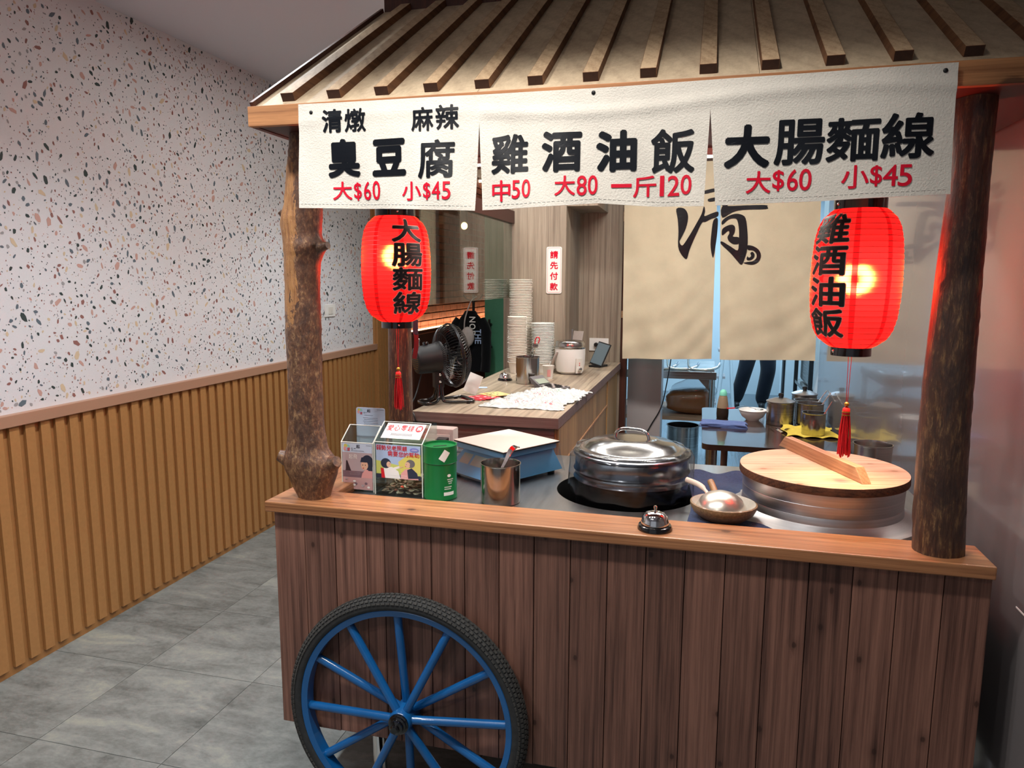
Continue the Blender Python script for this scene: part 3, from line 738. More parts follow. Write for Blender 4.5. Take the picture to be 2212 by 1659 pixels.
# roof
RY0, RZ0, SL, RY1 = 1.665, 1.976, .614, 2.462
def roof(y, h=0):   # point on the sloping deck, h above it
    n = math.hypot(1, SL); return (y - h * SL / n, RZ0 + (y - RY0) * SL + h / n)
def slab(x0, x1, y0, y1, h0, h1):
    a, b_, c, d = roof(y0, h0), roof(y1, h0), roof(y1, h1), roof(y0, h1)
    return MB().hexa([(x0, *a), (x1, *a), (x1, *b_), (x0, *b_), (x0, *d), (x1, *d), (x1, *c), (x0, *c)])
xs_ = [-1.104, -.52, .10, .712]
for i in range(3): C(slab(xs_[i], xs_[i + 1] - .001, RY0, RY1, -.013, 0), 'roof_board', 'roof_ply')
C(slab(-1.114, -1.1045, RY0, RY1, -.012, .012), 'barge_board', 'darkwood')
bt = None
for k in range(14):
    x = -1.037 + .1267 * k; y0, z0 = roof(1.687)
    if bt is None:
        d = roof(1.687, .0); e = roof(RY1, 0); f = roof(RY1, .021); g = roof(1.687, .021)
        P = lambda q: (q[0] - 1.687, q[1] - RZ0)
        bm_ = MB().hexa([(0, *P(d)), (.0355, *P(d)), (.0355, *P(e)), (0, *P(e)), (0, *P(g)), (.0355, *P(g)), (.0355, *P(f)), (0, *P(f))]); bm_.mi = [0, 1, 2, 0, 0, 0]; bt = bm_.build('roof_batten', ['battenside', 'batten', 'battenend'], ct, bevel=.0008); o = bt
    else: o = copy_of(bt, ct)
    o.location = (x - CL.x, 1.687 - CL.y, RZ0)
C(MB().box((-1.114, 1.650, 1.926), (.712, 1.668, 1.9745)), 'fascia_board', 'fascia', bevel=.0015)
C(MB().box((-1.114, 1.6685, 1.926), (-1.098, 2.46, 1.975)), 'fascia_board', 'darkwood')
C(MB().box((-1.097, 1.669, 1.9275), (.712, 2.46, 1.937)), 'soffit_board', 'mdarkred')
C(MB().prism([(1.68, 1.976), (2.46, 1.976), (2.46, 2.44)], -1.10, -1.09, 0), 'gable_panel', 'darkwood')
for i in range(9):
    x0 = -1.104 + i * .2017
    C(MB().box((x0, 2.463, 1.93), (x0 + .2, 2.478, CEIL - .002)), 'cladding_board', 'darkwood', bevel=.001)
C(MB().box((-1.102, 2.4785, 1.93), (.71, 2.488, CEIL - .002)), 'added_light_stop', 'darkwood')  # unseen sheet added to stop ceiling light leaking between the cladding boards
# light bar under the roof
C(MB().box((-.85, 2.23, 1.908), (.3, 2.27, 1.9274)), 'light_bar', 'white')
C(MB().box((-.84, 2.235, 1.905), (.29, 2.265, 1.9079)), 'light_bar_diffuser', 'lampglow')
light('cart_bar_lamp', 'AREA', (-.2, 2.25, 1.90), 6.5, (1, .91, .80), shape='RECTANGLE', size=1.1, size_y=.04)

# wheel
WX, WY, WZ, WR = -.738, 1.688, .374, .354
wh = MB()
def ringprof(mb, prof, n=96, mi=0):   # profile (radius, y) revolved about the y axis
    vs = []; K = len(prof)
    for k in range(n):
        a = 2 * PI * k / n
        for r, y in prof: vs.append((r * math.cos(a), y, r * math.sin(a)))
    fs = [(k * K + i, k * K + (i + 1) % K, ((k + 1) % n) * K + (i + 1) % K, ((k + 1) % n) * K + i) for k in range(n) for i in range(K)]
    return mb.add(vs, fs, mi)
ringprof(wh, [(.296, -.017), (.312, -.021), (.318, -.017), (.314, 0), (.318, .017), (.312, .021), (.296, .017)])
wheel = wh.build('wheel', 'blue', ct, smooth=45, loc=(WX - CL.x, WY - CL.y, WZ))
wheel.scale = (.975, .975, .975)
tag(wheel, 'blue twelve-spoke wheel with a black bicycle tyre')
ty = MB(); prof = []
for k in range(14):
    a = PI * (-.12 + 1.24 * k / 13); prof.append((.326 + .026 * math.sin(a), .025 * math.cos(a)))
prof += [(.313, -.019), (.313, .019)]
ringprof(ty, prof, 110)
tyre = ty.build('tyre', 'tyre', wheel, smooth=50)
tr_ = MB()
for rowi, ang in enumerate((20, 42, 64, 90, 116, 138, 160)):
    a = math.radians(ang); rc, yc_ = .326 + .026 * math.sin(a), .025 * math.cos(a); nr, ny = math.sin(a), math.cos(a)
    nb = 150
    for k in range(nb):
        t = 2 * PI * (k + .5 * (rowi % 2)) / nb; wv = .0034 if rowi not in (0, 6) else .0026; hw = .0046 if rowi not in (0, 6) else .0055
        ct_, st_ = math.cos(t), math.sin(t); er = Vector((ct_, 0, st_)); et = Vector((-st_, 0, ct_)); ey_ = Vector((0, 1, 0))
        nrm = er * nr + ey_ * ny; tan = er * -ny + ey_ * nr; cen = er * rc + ey_ * yc_
        pts = []
        for h in (-.0005, .0026):
            for (u, v) in ((-1, -1), (1, -1), (1, 1), (-1, 1)): pts.append(tuple(cen + nrm * h + et * (u * hw) + tan * (v * wv)))
        tr_.hexa(pts)
tag(tr_.build('tread_blocks', 'tread', wheel), None, None, None, 'stuff')
for k in range(12):
    a = PI / 2 + .06 + k * PI / 6; yo = .016 if k % 2 == 0 else -.022
    MB().tube([(.02 * math.cos(a), yo, .02 * math.sin(a)), (.302 * math.cos(a), 0, .302 * math.sin(a))], .0118, 14).build('spoke', 'blue', wheel, smooth=40)
RX = Matrix.Rotation(PI / 2, 4, 'X')
MB().lathe([(.026, -.035), (.033, -.03), (.033, .042), (.030, .046)], 32, mat=RX).build('hub', 'blue', wheel, smooth=40)
MB().lathe([(.029, .046), (.029, .050), (.025, .052), (.025, .057), (.020, .059), (.020, .068), (.013, .070), (.013, .076), (.009, .079)], 28, mat=RX).build('axle_cap', 'blackgloss', wheel, smooth=35)

# ================================================================== menu banner on the fascia
bn = thing('menu_banner', 'cream cloth menu banner of three flaps pinned along the cart roof edge', 'banner', (-.25, 1.645, 1.70))
BL = bn.location
def wav(x, z):
    t = max(0., (1.967 - z) / .25)
    w = .0035 * math.sin(x * 19 + 1.2) * (.3 + t) + .0045 * t * math.sin(x * 9 + 2.1 + z * 6) + .0022 * math.sin(x * 37 + z * 31) * t
    w += .004 * math.exp(-((z - 1.925 - .012 * math.sin(x * 6.5)) / .012) ** 2) * (1 if x > -.5 else .4)
    return 1.640 - .002 - w - .004 * t
def topz(x): return 1.9665 - .0065 * math.sin(PI * ((x + .965) % .483) / .483) if False else 1.9625 + .0055 * abs(x + .25) / .7
def botz(x):
    return np.interp(x, [-.97, -.75, -.515, -.498, -.37, -.234, -.1, -.003, .021, .246, .468], [1.723, 1.717, 1.707, 1.708, 1.712, 1.718, 1.708, 1.706, 1.707, 1.712, 1.720])
def edge(x_top, x_bot, z): return x_top + (x_bot - x_top) * max(0., (1.905 - z) / .198)
FL = [(-.964, -.971, -.5055, -.5150), (-.5055, -.4975, .0025, -.0035), (.0025, .0205, .463, .4685)]
for (lt, lb, rt, rb) in FL:
    def fn(u, v, q=(lt, lb, rt, rb)):
        x0 = q[0] + (q[2] - q[0]) * u; z = topz(x0) * (1 - v) + botz(q[1] + (q[3] - q[1]) * u) * v
        x = edge(q[0], q[1], z) * (1 - u) + edge(q[2], q[3], z) * u
        return (x, wav(x, z), z)
    mbs = MB().sheet(fn, 60, 34, .0018); mbs.build('flap', 'banner', bn, smooth=60, shift=BL)
def bpt(px, py):
    p = at(px, py, 1, 1.638); return p[0], p[2]
def bglyph(ch, l, t, r, bt_, bold):
    x0, z1 = bpt(l, t); x1, z0 = bpt(r, bt_)
    # average the two vertical edges so that the perspective of the photo drops out
    z1b = bpt(r, t)[1]; z0b = bpt(l, bt_)[1]
    return (ch, x0, (z0 + z0b) / 2, x1, (z1 + z1b) / 2, bold)
def bmap(x, z): return (x - BL.x, wav(x, z) - .0022 - BL.y, z - BL.z)
blk = [('清', 696, 236, 741, 287), ('燉', 744, 234, 791, 285), ('麻', 890, 232, 938, 284), ('辣', 942, 226, 993, 280),
       ('臭', 707, 300, 780, 384), ('豆', 804, 300, 880, 381), ('腐', 905, 302, 985, 386)]
blk2 = [('雞', 1062, 290, 1142, 376), ('酒', 1171, 283, 1257, 372), ('油', 1288, 281, 1375, 371), ('飯', 1407, 278, 1500, 375)]
blk3 = [('大', 1566, 270, 1661, 365), ('腸', 1675, 258, 1778, 357), ('麵', 1787, 254, 1896, 350), ('線', 1906, 244, 2016, 344)]
red1 = [('大', 719, 392, 760, 432), ('$', 763, 394, 781, 433), ('6', 785, 392, 802, 432), ('0', 805, 391, 823, 432),
        ('小', 871, 393, 913, 434), ('$', 917, 395, 934, 433), ('4', 936, 393, 955, 432), ('5', 958, 393, 977, 432)]
red2 = [('中', 1064, 390, 1104, 436), ('5', 1107, 390, 1125, 430), ('0', 1129, 388, 1147, 428), ('大', 1199, 380, 1243, 423), ('8', 1247, 380, 1268, 423), ('0', 1271, 379, 1291, 421),
        ('一', 1320, 397, 1364, 405), ('斤', 1368, 380, 1417, 426), ('1', 1426, 380, 1434, 424), ('2', 1443, 380, 1467, 424), ('0', 1471, 378, 1493, 421)]
red3 = [('大', 1612, 371, 1663, 419), ('$', 1669, 368, 1692, 414), ('6', 1701, 366, 1722, 413), ('0', 1727, 365, 1751, 412),
        ('小', 1817, 358, 1873, 409), ('$', 1879, 358, 1902, 404), ('4', 1907, 357, 1936, 403), ('5', 1940, 356, 1967, 403)]
for g, mt, bd in ((blk[:2], 'ink', .05), (blk[2:4], 'ink', .05), (blk[4:], 'ink', .05), (blk2, 'ink', .046), (blk3, 'ink', .046), (red1[:4], 'redink', .016), (red1[4:], 'redink', .016),
                  (red2[:3], 'redink', .016), (red2[3:6], 'redink', .016), (red2[6:], 'redink', .016), (red3[:4], 'redink', .016), (red3[4:], 'redink', .016)):
    its = [bglyph(*q, bd * (.42 if q[0] in '腐燉麻辣' else .55 if q[0] in '雞麵線清飯腸' else .8 if q[0] in '臭酒' else 1) if q[0] not in '$0123456789' else .012) for q in g]
    lettering(its, bmap, .018).build('dish_lettering' if mt == 'ink' else 'price_lettering', mt, bn)
for px, py in ((672, 243), (1282, 200), (2043, 152)):
    p = at(px, py, 1, 1.636); y = wav(p[0], p[2])
    MB().lathe([(.0045, 0), (.0045, .0012), (.003, .0026), (.001, .003)], 14, (p[0], y - .0008, p[2]), mat=RX).build('pin', 'black', bn, smooth=40, shift=BL)
for (lt, lb, rt, rb) in FL:     # stitched bottom hem
    st = MB(); n = 46
    for k in range(n):
        xa = lb + .006 + (rb - lb - .012) * k / n; xb = xa + (rb - lb) / n * .62
        za, zb = botz(xa) + .010, botz(xb) + .010
        st.tube([(xa, wav(xa, za) - .0012, za), (xb, wav(xb, zb) - .0012, zb)], .0005, 4)
    tag(st.build('hem_stitching', 'offwhite', bn, shift=BL), None, None, None, 'stuff')

# ================================================================== paper lanterns
def lantern(label, cx, cy, z0, H, R, text, face, tass_z, power, colr, bulb_dz):
    """z0: underside of the paper body, H its height; face: direction angle of the lettering"""
    t = thing('paper_lantern', label, 'lantern', (cx, cy, z0), 0, 'red paper lanterns under the cart roof')
    keys = [(0, .44), (.03, .60), (.07, .76), (.13, .87), (.22, .945), (.35, .985), (.5, 1), (.65, .985), (.78, .95), (.87, .89), (.93, .80), (.975, .66), (1, .56)]
    kt = [k[0] for k in keys]; kr = [k[1] for k in keys]; NR = 25
    def rad(tt): return R * float(np.interp(tt, kt, kr))
    prof = []
    for i in range(NR * 4 + 1):
        tt = i / (NR * 4); prof.append((rad(tt) - .0011 * (math.cos(2 * PI * i / 4) + 1) / 2, tt * H))
    MB().lathe(prof, 64, cap0=False, cap1=False).build('paper_shade', 'lantern', t, smooth=60)
    for i in range(1, NR):
        tt = i / NR; MB().tube(circ((0, 0, tt * H), rad(tt) - .0004, 56), .00055, 4, True).build('rib', 'inkmat', t)
    MB().lathe([(.44 * R, -.019), (.455 * R, -.019), (.455 * R, .004), (.44 * R, .004), (.44 * R, -.019)], 40, cap0=False, cap1=False).build('bottom_cap', 'blackgloss', t, smooth=30)
    MB().lathe([(.55 * R, H - .003), (.57 * R, H - .003), (.57 * R, H + .023), (.55 * R, H + .023), (.55 * R, H - .003)], 40, cap0=False, cap1=False).build('top_cap', 'blackgloss', t, smooth=30)
    fa = face - .35
    for zz, rr in ((-.008, .458 * R), (H + .01, .573 * R)):
        MB().sphere((rr * math.cos(fa + .1), rr * math.sin(fa + .1), zz), .0035, 10, 6).build('rivet', 'chrome', t, smooth=60)
    # painted characters with a pale outline
    ch = H * .88 / 4
    def mp(off):
        def f(u, v):
            tt = min(.995, max(.005, v / H)); r = rad(tt) + off; a = face + u / R
            return (r * math.cos(a), r * math.sin(a), v)
        return f
    its = column(text, 0, H * .955, .104, ch * .95, ch * .05, .026)
    its_w = [(c, a - .0022, b_ - .0022, d + .0022, e + .0022, .05) for c, a, b_, d, e, _ in its]
    lettering(its_w, mp(.0009), .012).build('character_outline', M['lanternpale'], t)
    lettering(its, mp(.0017), .012).build('characters', 'inkmat', t)
    # cord to the roof and bulb
    MB().tube([(0, 0, H + .02), (0, 0, 1.9275 - z0)], .003, 8).build('hanging_cord', 'black', t)
    hw_ = MB(); hw_.tube([(-.56 * R, 0, H + .012), (-.3 * R, 0, H + .045), (.3 * R, 0, H + .045), (.56 * R, 0, H + .012)], .0012, 6); hw_.build('wire_bail', 'blackmetal', t)
    MB().tube([(0, 0, H * bulb_dz + .03), (0, 0, H + .03)], .012, 12).build('bulb_socket', 'black', t, smooth=40)
    MB().sphere((0, 0, H * bulb_dz), (.013, .013, .016), 16, 10).build('bulb', 'lbulb', t, smooth=60)
    light('lantern_lamp', 'POINT', (cx, cy, z0 + H * bulb_dz - .0), power, colr, shadow_soft_size=.038)
    # tassel
    zt = tass_z - z0; L = .125; zb = zt - 0 ; top = zb + L
    ts = MB(); ts.tube([(-.004, 0, -.012), (-.0015, 0, top + .012)], .0008, 5); ts.tube([(.004, 0, -.012), (.0015, 0, top + .012)], .0008, 5)
    ts.build('tassel_cord', 'tassel', t)
    MB().sphere((0, 0, top + .008), .0062, 12, 8).build('tassel_bead', 'gold', t, smooth=60)
    MB().lathe([(.003, top + .002), (.0085, top - .003), (.0095, top - .012), (.009, top - .02)], 18).build('tassel_knot', 'tassel', t, smooth=60)
    for dz in (.010, .018): MB().lathe([(.0098, top - dz), (.0100, top - dz - .0022)], 18).build('tassel_band', 'gold', t, smooth=40)
    fr_ = MB()
    for k in range(46):
        a = random.uniform(0, 2 * PI); q = math.sqrt(random.random()); r0 = .0085 * q; r1 = .0165 * q; aa = a + random.uniform(-.3, .3)
        fr_.tube([(r0 * math.cos(a), r0 * math.sin(a), top - .016), ((r0 + r1) * .55 * math.cos(a), (r0 + r1) * .55 * math.sin(a), top - .06), (r1 * math.cos(aa), r1 * math.sin(aa), zb + random.uniform(-.004, .01))], .0013, 5)
    tag(fr_.build('tassel_fringe', 'tassel', t, smooth=60), None, None, None, 'stuff')
    return t
M['lanternpale'] = plain('pale_outline_paint', 'e8a8a0', .6)
def facing(cx, cy, deg): return math.atan2(-cy, -cx) + math.radians(deg)
lantern('lit red paper lantern nearest the glossy right wall, glowing bulb showing through', .366, 1.955, 1.384, .339, .1045, '雞酒油飯', facing(.366, 1.955, -40), 1.107, 26, (1, .66, .34), .50)
lantern('lit red paper lantern hanging in front of the thin rear log post', -.963, 2.2, 1.411, .339, .1125, '大腸麵線', facing(-.963, 2.2, 20), 1.122, 24, (1, .66, .34), .62)

# ================================================================== things on the cart worktop
WT = .911
# big steel pot in the well
pt = thing('steel_stockpot', 'large steel pot sunk in the round worktop well, wrapped in clear film', 'pot', (HX + .012, HY + .005, WT - .085))
MB().lathe([(.150, 0), (.167, .012), (.171, .122), (.1755, .130), (.171, .138), (.171, .148), (.1755, .156), (.171, .164), (.1715, .196), (.177, .204), (.176, .210), (.170, .212), (.160, .206)], 56).build('pot_body', 'potdark', pt, smooth=40)
lid_z = .213
lid = MB().lathe([(.158, lid_z), (.160, lid_z + .006), (.150, lid_z + .009), (.140, lid_z + .010), (.128, lid_z + .022), (.085, lid_z + .030), (.080, lid_z + .0335), (.045, lid_z + .036), (.001, lid_z + .036)], 56).build('pot_lid', 'potlid', pt, smooth=40)
hn = MB(); hn.tube(smoothpath([(-.052, .012, lid_z + .034), (-.046, .010, lid_z + .052), (-.025, .005, lid_z + .062), (.025, -.005, lid_z + .062), (.046, -.010, lid_z + .052), (.052, -.012, lid_z + .034)], 6), .0048, 10)
hn.build('lid_handle', 'chrome', lid, smooth=50)
vs = []; n = 72; prof = [(.158, lid_z + .0095), (.172, lid_z + .005), (.184, lid_z - .012), (.186, .14), (.190, .092)]
fmb = MB()
for i, (r, z) in enumerate(prof):
    for k in range(n):
        a = 2 * PI * k / n; rr = r + (.0035 * math.sin(11 * a + i) + .002 * math.sin(23 * a + 2 * i)) * (1 if i else .6); zz = z + (.003 * math.sin(9 * a + 1.3 * i) if i else 0) 
        vs.append((rr * math.cos(a), rr * math.sin(a), zz))
fs = [(i * n + k, i * n + (k + 1) % n, (i + 1) * n + (k + 1) % n, (i + 1) * n + k) for i in range(4) for k in range(n)]
fmb.add(vs, fs).build('plastic_wrap', 'film', pt, smooth=60)

# pot with the round wooden lid
LX, LY = .34, 2.09
sp_ = thing('steamer_pot', 'wide spun-aluminium pot with a flat flange, under the round wooden lid', 'pot', (LX, LY, WT))
MB().lathe([(.251, 0), (.251, .006), (.243, .010), (.222, .016), (.208, .026), (.206, .045), (.2055, .046), (.206, .047), (.207, .075), (.2065, .076), (.207, .077), (.2085, .107), (.204, .107), (.2, .02)], 80, cap1=False).build('pot_body', 'alu', sp_, smooth=25)
MB().lathe([(.1985, .03), (.0005, .03)], 60, cap0=False, cap1=False).build('pot_contents', 'potdark', sp_)
wl = thing('wooden_pot_lid', 'round pale wooden lid with a dark rim lying on the aluminium pot', 'lid', (LX, LY, WT + .1075))
LR = .2155; lm = []
cuts = [-LR, -.10, .035, .145, LR]
for i in range(4):          # four boards glued edge to edge
    a_, b_ = cuts[i] + .0003, cuts[i + 1] - .0003
    y_ = [a_ + (b_ - a_) * k / 12 for k in range(13)]
    poly = [(-math.sqrt(max(1e-7, LR ** 2 - y * y)), y) for y in y_] + [(math.sqrt(max(1e-7, LR ** 2 - y * y)), y) for y in reversed(y_)]
    mb = MB().prism([(p[0], p[1]) for p in reversed(poly)], 0, .022, 2)
    MB_b = mb.build('lid_board', ['lidwood'], wl, rot=(0, 0, .25)); lm.append(MB_b)
MB().lathe([(LR + .0004, .0005), (LR + .0016, .004), (LR + .0012, .0185), (LR + .0003, .0215)], 80, cap0=False, cap1=False).build('dark_rim', 'lidedge', wl, smooth=60)
pa_, pb_ = at(1690, 962, 2, WT + .13), at(1873, 1046, 2, WT + .13)
hv = Vector((pb_[0] - pa_[0], pb_[1] - pa_[1], 0)); hl = hv.length; hang = math.atan2(hv.y, hv.x)
hc = ((pa_[0] + pb_[0]) / 2 - LX, (pa_[1] + pb_[1]) / 2 - LY, .0222)
poly = [(-hl / 2, 0), (hl / 2, 0), (hl / 2 - .035, .036), (-hl / 2 + .035, .036)]
MB().prism(poly, -.0125, .0125, 1).build('lid_handle', 'lidhandle', wl, bevel=.002, loc=hc, rot=(0, 0, hang))

# towel, clay bowl and ladles
tw = thing('navy_towel', 'dark navy terry towel spread over the worktop between the two pots', 'towel', (.07, 2.1, WT))
tl = MB()
def tfn(u, v):
    x = -.085 + .17 * u + .02 * math.sin(v * 3); y = -.245 + .53 * v; z = .006 + .003 * math.sin(u * 9 + v * 4) + .0035 * math.sin(v * 17 + u * 5) + (.02 * max(0, v - .86) / .14 * (.5 + .5 * math.sin(u * 9)))
    x = x + (.05 * (1 - v) if u > .5 else -.0 * v) - .02 * v * (1 - u)
    return (x, y, max(z, .003))
tl.sheet(tfn, 20, 44, .005).build('towel_cloth', 'navy', tw, smooth=60)
cb = thing('clay_bowl', 'shallow speckled brown clay bowl on the navy towel beside the call bell', 'bowl', (.078, 1.932, WT + .013))
MB().lathe([(.055, 0), (.060, .004), (.078, .018), (.084, .030), (.0862, .036), (.0862, .042), (.082, .0435)], 48, cap1=False).build('bowl_body', 'clay', cb, smooth=40)
MB().lathe([(.082, .0435), (.078, .040), (.068, .022), (.045, .010), (.001, .009)], 48, cap0=False, cap1=False).build('bowl_glaze', 'clay_in', cb, smooth=60)
ld = thing('ladle', 'worn metal ladle upside down in the clay bowl, pale plastic handle', 'ladle', (.072, 1.938, WT + .026))
dome = MB(); dome.lathe([(.0655, 0), (.067, .002), (.064, .018), (.054, .036), (.038, .049), (.018, .056), (.001, .058)], 40, cap0=False)
dome.build('ladle_bowl', 'ladle', ld, smooth=60)
h1 = at(1483, 1036, 1, 2.05) - np.array(ld.location); MB().tube(smoothpath([(-.03, .045, .03), (-.055, .085, .045), tuple(h1)], 5), [.005] * 4 + [.008] * 7, 10).build('ladle_handle', 'handle_pink', ld, smooth=50)
ld2 = thing('wooden_handled_ladle', 'second ladle under the first with a turned wooden handle', 'ladle', (.075, 1.94, WT + .024))
MB().lathe([(.058, .0), (.059, .002), (.052, .016), (.030, .026), (.001, .03)], 32, cap0=False).build('ladle_bowl', 'ladle', ld2, smooth=60)
h2 = at(1535, 1040, 1, 2.09) - np.array(ld2.location)
MB().tube([(-.01, .045, .018), tuple(np.array(h2) * .55 + np.array((0, .02, .0)))], .0035, 8).build('ladle_rod', 'steel', ld2, smooth=50)
MB().tube([tuple(np.array(h2) * .55 + np.array((0, .02, .0))), tuple(h2)], .0095, 12).build('ladle_handle', 'handle_wood', ld2, smooth=50)

# call bells
def bell(label, x, y, z, k=1.):
    t = thing('call_bell', label, 'bell', (x, y, z), 0, 'counter call bells')
    MB().lathe([(.043 * k, 0), (.043 * k, .004 * k), (.040 * k, .011 * k), (.030 * k, .0145 * k), (.004, .015 * k)], 40).build('base', 'blackgloss', t, smooth=40)
    MB().lathe([(.0345 * k, .014 * k), (.0350 * k, .017 * k), (.0330 * k, .0215 * k), (.0325 * k, .0235 * k), (.030 * k, .034 * k), (.022 * k, .042 * k), (.010 * k, .0455 * k), (.004 * k, .046 * k)], 40, cap0=False).build('dome', 'chrome', t, smooth=50)
    MB().lathe([(.0033 * k, .045 * k), (.0033 * k, .052 * k), (.0046 * k, .0525 * k), (.0046 * k, .0575 * k), (.003 * k, .059 * k)], 16).build('button', 'chrome', t, smooth=40)
bell('silver call bell on a black base standing on the wooden cart ledge', -.090, 1.757, .938)

# steel cup with a spoon
cpp = thing('steel_cup', 'plain polished steel cup standing on the worktop beside the blue scale', 'cup', (-.543, 1.955, WT))
MB().lathe([(.054, 0), (.057, .002), (.0575, .112), (.0592, .1135), (.0592, .1155), (.0565, .1155), (.0555, .112), (.0555, .003), (.001, .003)], 48, cap1=False).build('cup_body', 'steelcup', cpp, smooth=40)
spn = thing('steel_spoon', 'polished steel spoon with a broad curved handle leaning in the steel cup', 'spoon', (-.543, 1.955, WT + .006))
s1 = MB()
path = smoothpath([(-.022, -.02, .008), (-.005, .0, .07), (.012, .018, .112), (.022, .028, .138), (.034, .036, .150), (.042, .042, .149)], 5)
def strip(mb, path, wd, th=.0018, side=(0.8, -.6, .0)):
    s_ = Vector(side).normalized(); pts = [Vector(p) for p in path]; vs = []
    for i, p in enumerate(pts):
        t_ = (pts[min(i + 1, len(pts) - 1)] - pts[max(i - 1, 0)]).normalized(); s2 = (s_ - t_ * s_.dot(t_)).normalized(); nn = t_.cross(s2); w_ = wd[i] if isinstance(wd, (list, tuple)) else wd
        for a, c in ((-1, -1), (1, -1), (1, 1), (-1, 1)): vs.append(tuple(p + s2 * a * w_ / 2 + nn * c * th / 2))
    fs = [(i * 4 + k, i * 4 + (k + 1) % 4, i * 4 + 4 + (k + 1) % 4, i * 4 + 4 + k) for i in range(len(pts) - 1) for k in range(4)] + [(3, 2, 1, 0), tuple(len(vs) - 4 + k for k in range(4))]
    return mb.add(vs, fs)
strip(s1, path, [.012 + .012 * min(1, max(0, (i - 8) / 10)) for i in range(len(path))], .003).build('spoon_handle', 'chrome', spn, smooth=50)
MB().sphere((-.024, -.022, .012), (.016, .016, .006), 16, 8).build('spoon_bowl', 'chrome', spn, smooth=60)

# green tea tin
cn = thing('green_tin', 'tall glossy green coin tin with a round slotted lid and white sticker', 'tin', (-.727, 1.952, WT))
MB().lathe([(.0475, 0), (.0495, .002), (.0495, .010), (.0485, .012), (.0485, .108), (.0478, .1085)], 48).build('tin_body', 'green', cn, smooth=35)
ln = MB().lathe([(.0495, .1085), (.0505, .110), (.0497, .114), (.0497, .158), (.0500, .160), (.0470, .160), (.0465, .154), (.001, .154)], 48).build('tin_lid', 'green', cn, smooth=35)
MB().box((-.020, -.003, .1542), (.020, .003, .1548)).build('coin_slot', 'black', ln, rot=(0, 0, .6))
def wrap(r, a0): return lambda u, v: (r * math.cos(a0 + u / r), r * math.sin(a0 + u / r), v)
fa = math.atan2(-1.952, .727)
st_ = MB(); 
def stk(u, v): 
    x, z = (-.010 + .02 * u), (-.016 + .032 * v); c_, s2 = math.cos(-.6), math.sin(-.6); return wrap(.0502, fa + .25)(x * c_ - z * s2, .135 + x * s2 + z * c_)
st_.sheet(stk, 6, 8, .0004).build('sticker', 'paper', ln)
lb = MB()
for k, (w_, z) in enumerate(((.022, .062), (.018, .056), (.014, .050), (.026, .040), (.022, .034))):
    for q in range(int(w_ / .0024)):
        a_ = .012 + q * .0024 if k > 2 else .032 - w_ / 2 + q * .0024
        lb.add([wrap(.0487, fa)(a_ + dx, z + dz) for dx, dz in ((0, 0), (.0016, 0), (.0016, .003), (0, .003))], [(0, 1, 2, 3)])
tag(lb.build('printed_text', 'paper', cn), None, None, None, 'stuff')
bd = MB(); bd.sheet(lambda u, v: wrap(.0487, fa)(.010 + .034 * u, .016 + .010 * v), 10, 2, .0003); bd.build('printed_band', 'paper', cn)
MB().add([wrap(.0488, fa)(.027 + .006 * math.cos(a), .075 + .0045 * math.sin(a)) for a in np.linspace(0, 2 * PI, 16, False)], [tuple(range(16))]).build('printed_seal', 'paper', cn)

# blue electronic scale
sx, sy = -.615, 2.262
sca = thing('electronic_scale', 'blue electronic price scale with a white paper-covered platter, wrapped in film', 'scale', (sx, sy, WT), math.radians(-33))
MB().hexa([(-.128, -.150, .012), (.128, -.150, .012), (.128, .150, .012), (-.128, .150, .012), (-.105, -.085, .082), (.105, -.085, .082), (.105, .125, .082), (-.105, .125, .082)]).build('scale_body', 'scaleblue', sca, bevel=.006, smooth=40)
for (x, y) in ((-.1, -.12), (.1, -.12), (-.1, .12), (.1, .12)): MB().lathe([(.012, 0), (.012, .014)], 14, (x, y, 0)).build('foot', 'black', sca, smooth=40)
MB().box((-.118, -.110, .0845), (.118, .128, .104)).build('platter_rim', 'scaleblue', sca, bevel=.006, smooth=40)
MB().box((-.125, -.115, .1042), (.125, .135, .108)).build('platter', 'black', sca, bevel=.001)
MB().box((-.126, -.116, .1083), (.125, .134, .1100)).build('platter_sheet', 'offwhite', sca, bevel=.0005)
mtx = Vector((0, -.065, .070)).normalized()
def face_pt(x, s_, off=.0008):   # point on the sloping display face: s_ 0 bottom, 1 top
    p = Vector((x, -.150, .012)).lerp(Vector((x, -.085, .082)), s_); return tuple(p + Vector((0, -.733, .68)) * off)
for x0, x1 in ((-.088, -.042), (-.032, .030), (.040, .086)):
    MB().add([face_pt(x0, .42), face_pt(x1, .42), face_pt(x1, .82), face_pt(x0, .82)], [(0, 1, 2, 3)]).build('display', 'lcd', sca)
pt_ = lettering(row('PRICE', -.06, 0, .010, .01, .003, .01), lambda x, y: face_pt(x + .03, .2 + y * 10))
del pt_
wrp = MB(); wrp.hexa([(-.135, -.152, .010), (.136, -.153, .009), (.137, .15, .008), (-.134, .153, .012), (-.122, -.112, .1045), (.1225, -.112, .1045), (.1225, .131, .1045), (-.122, .131, .1045)])
wrp.f = [f for i, f in enumerate(wrp.f) if i > 1]; wrp.mi = wrp.mi[2:]
wrp.build('plastic_wrap', 'film', sca)

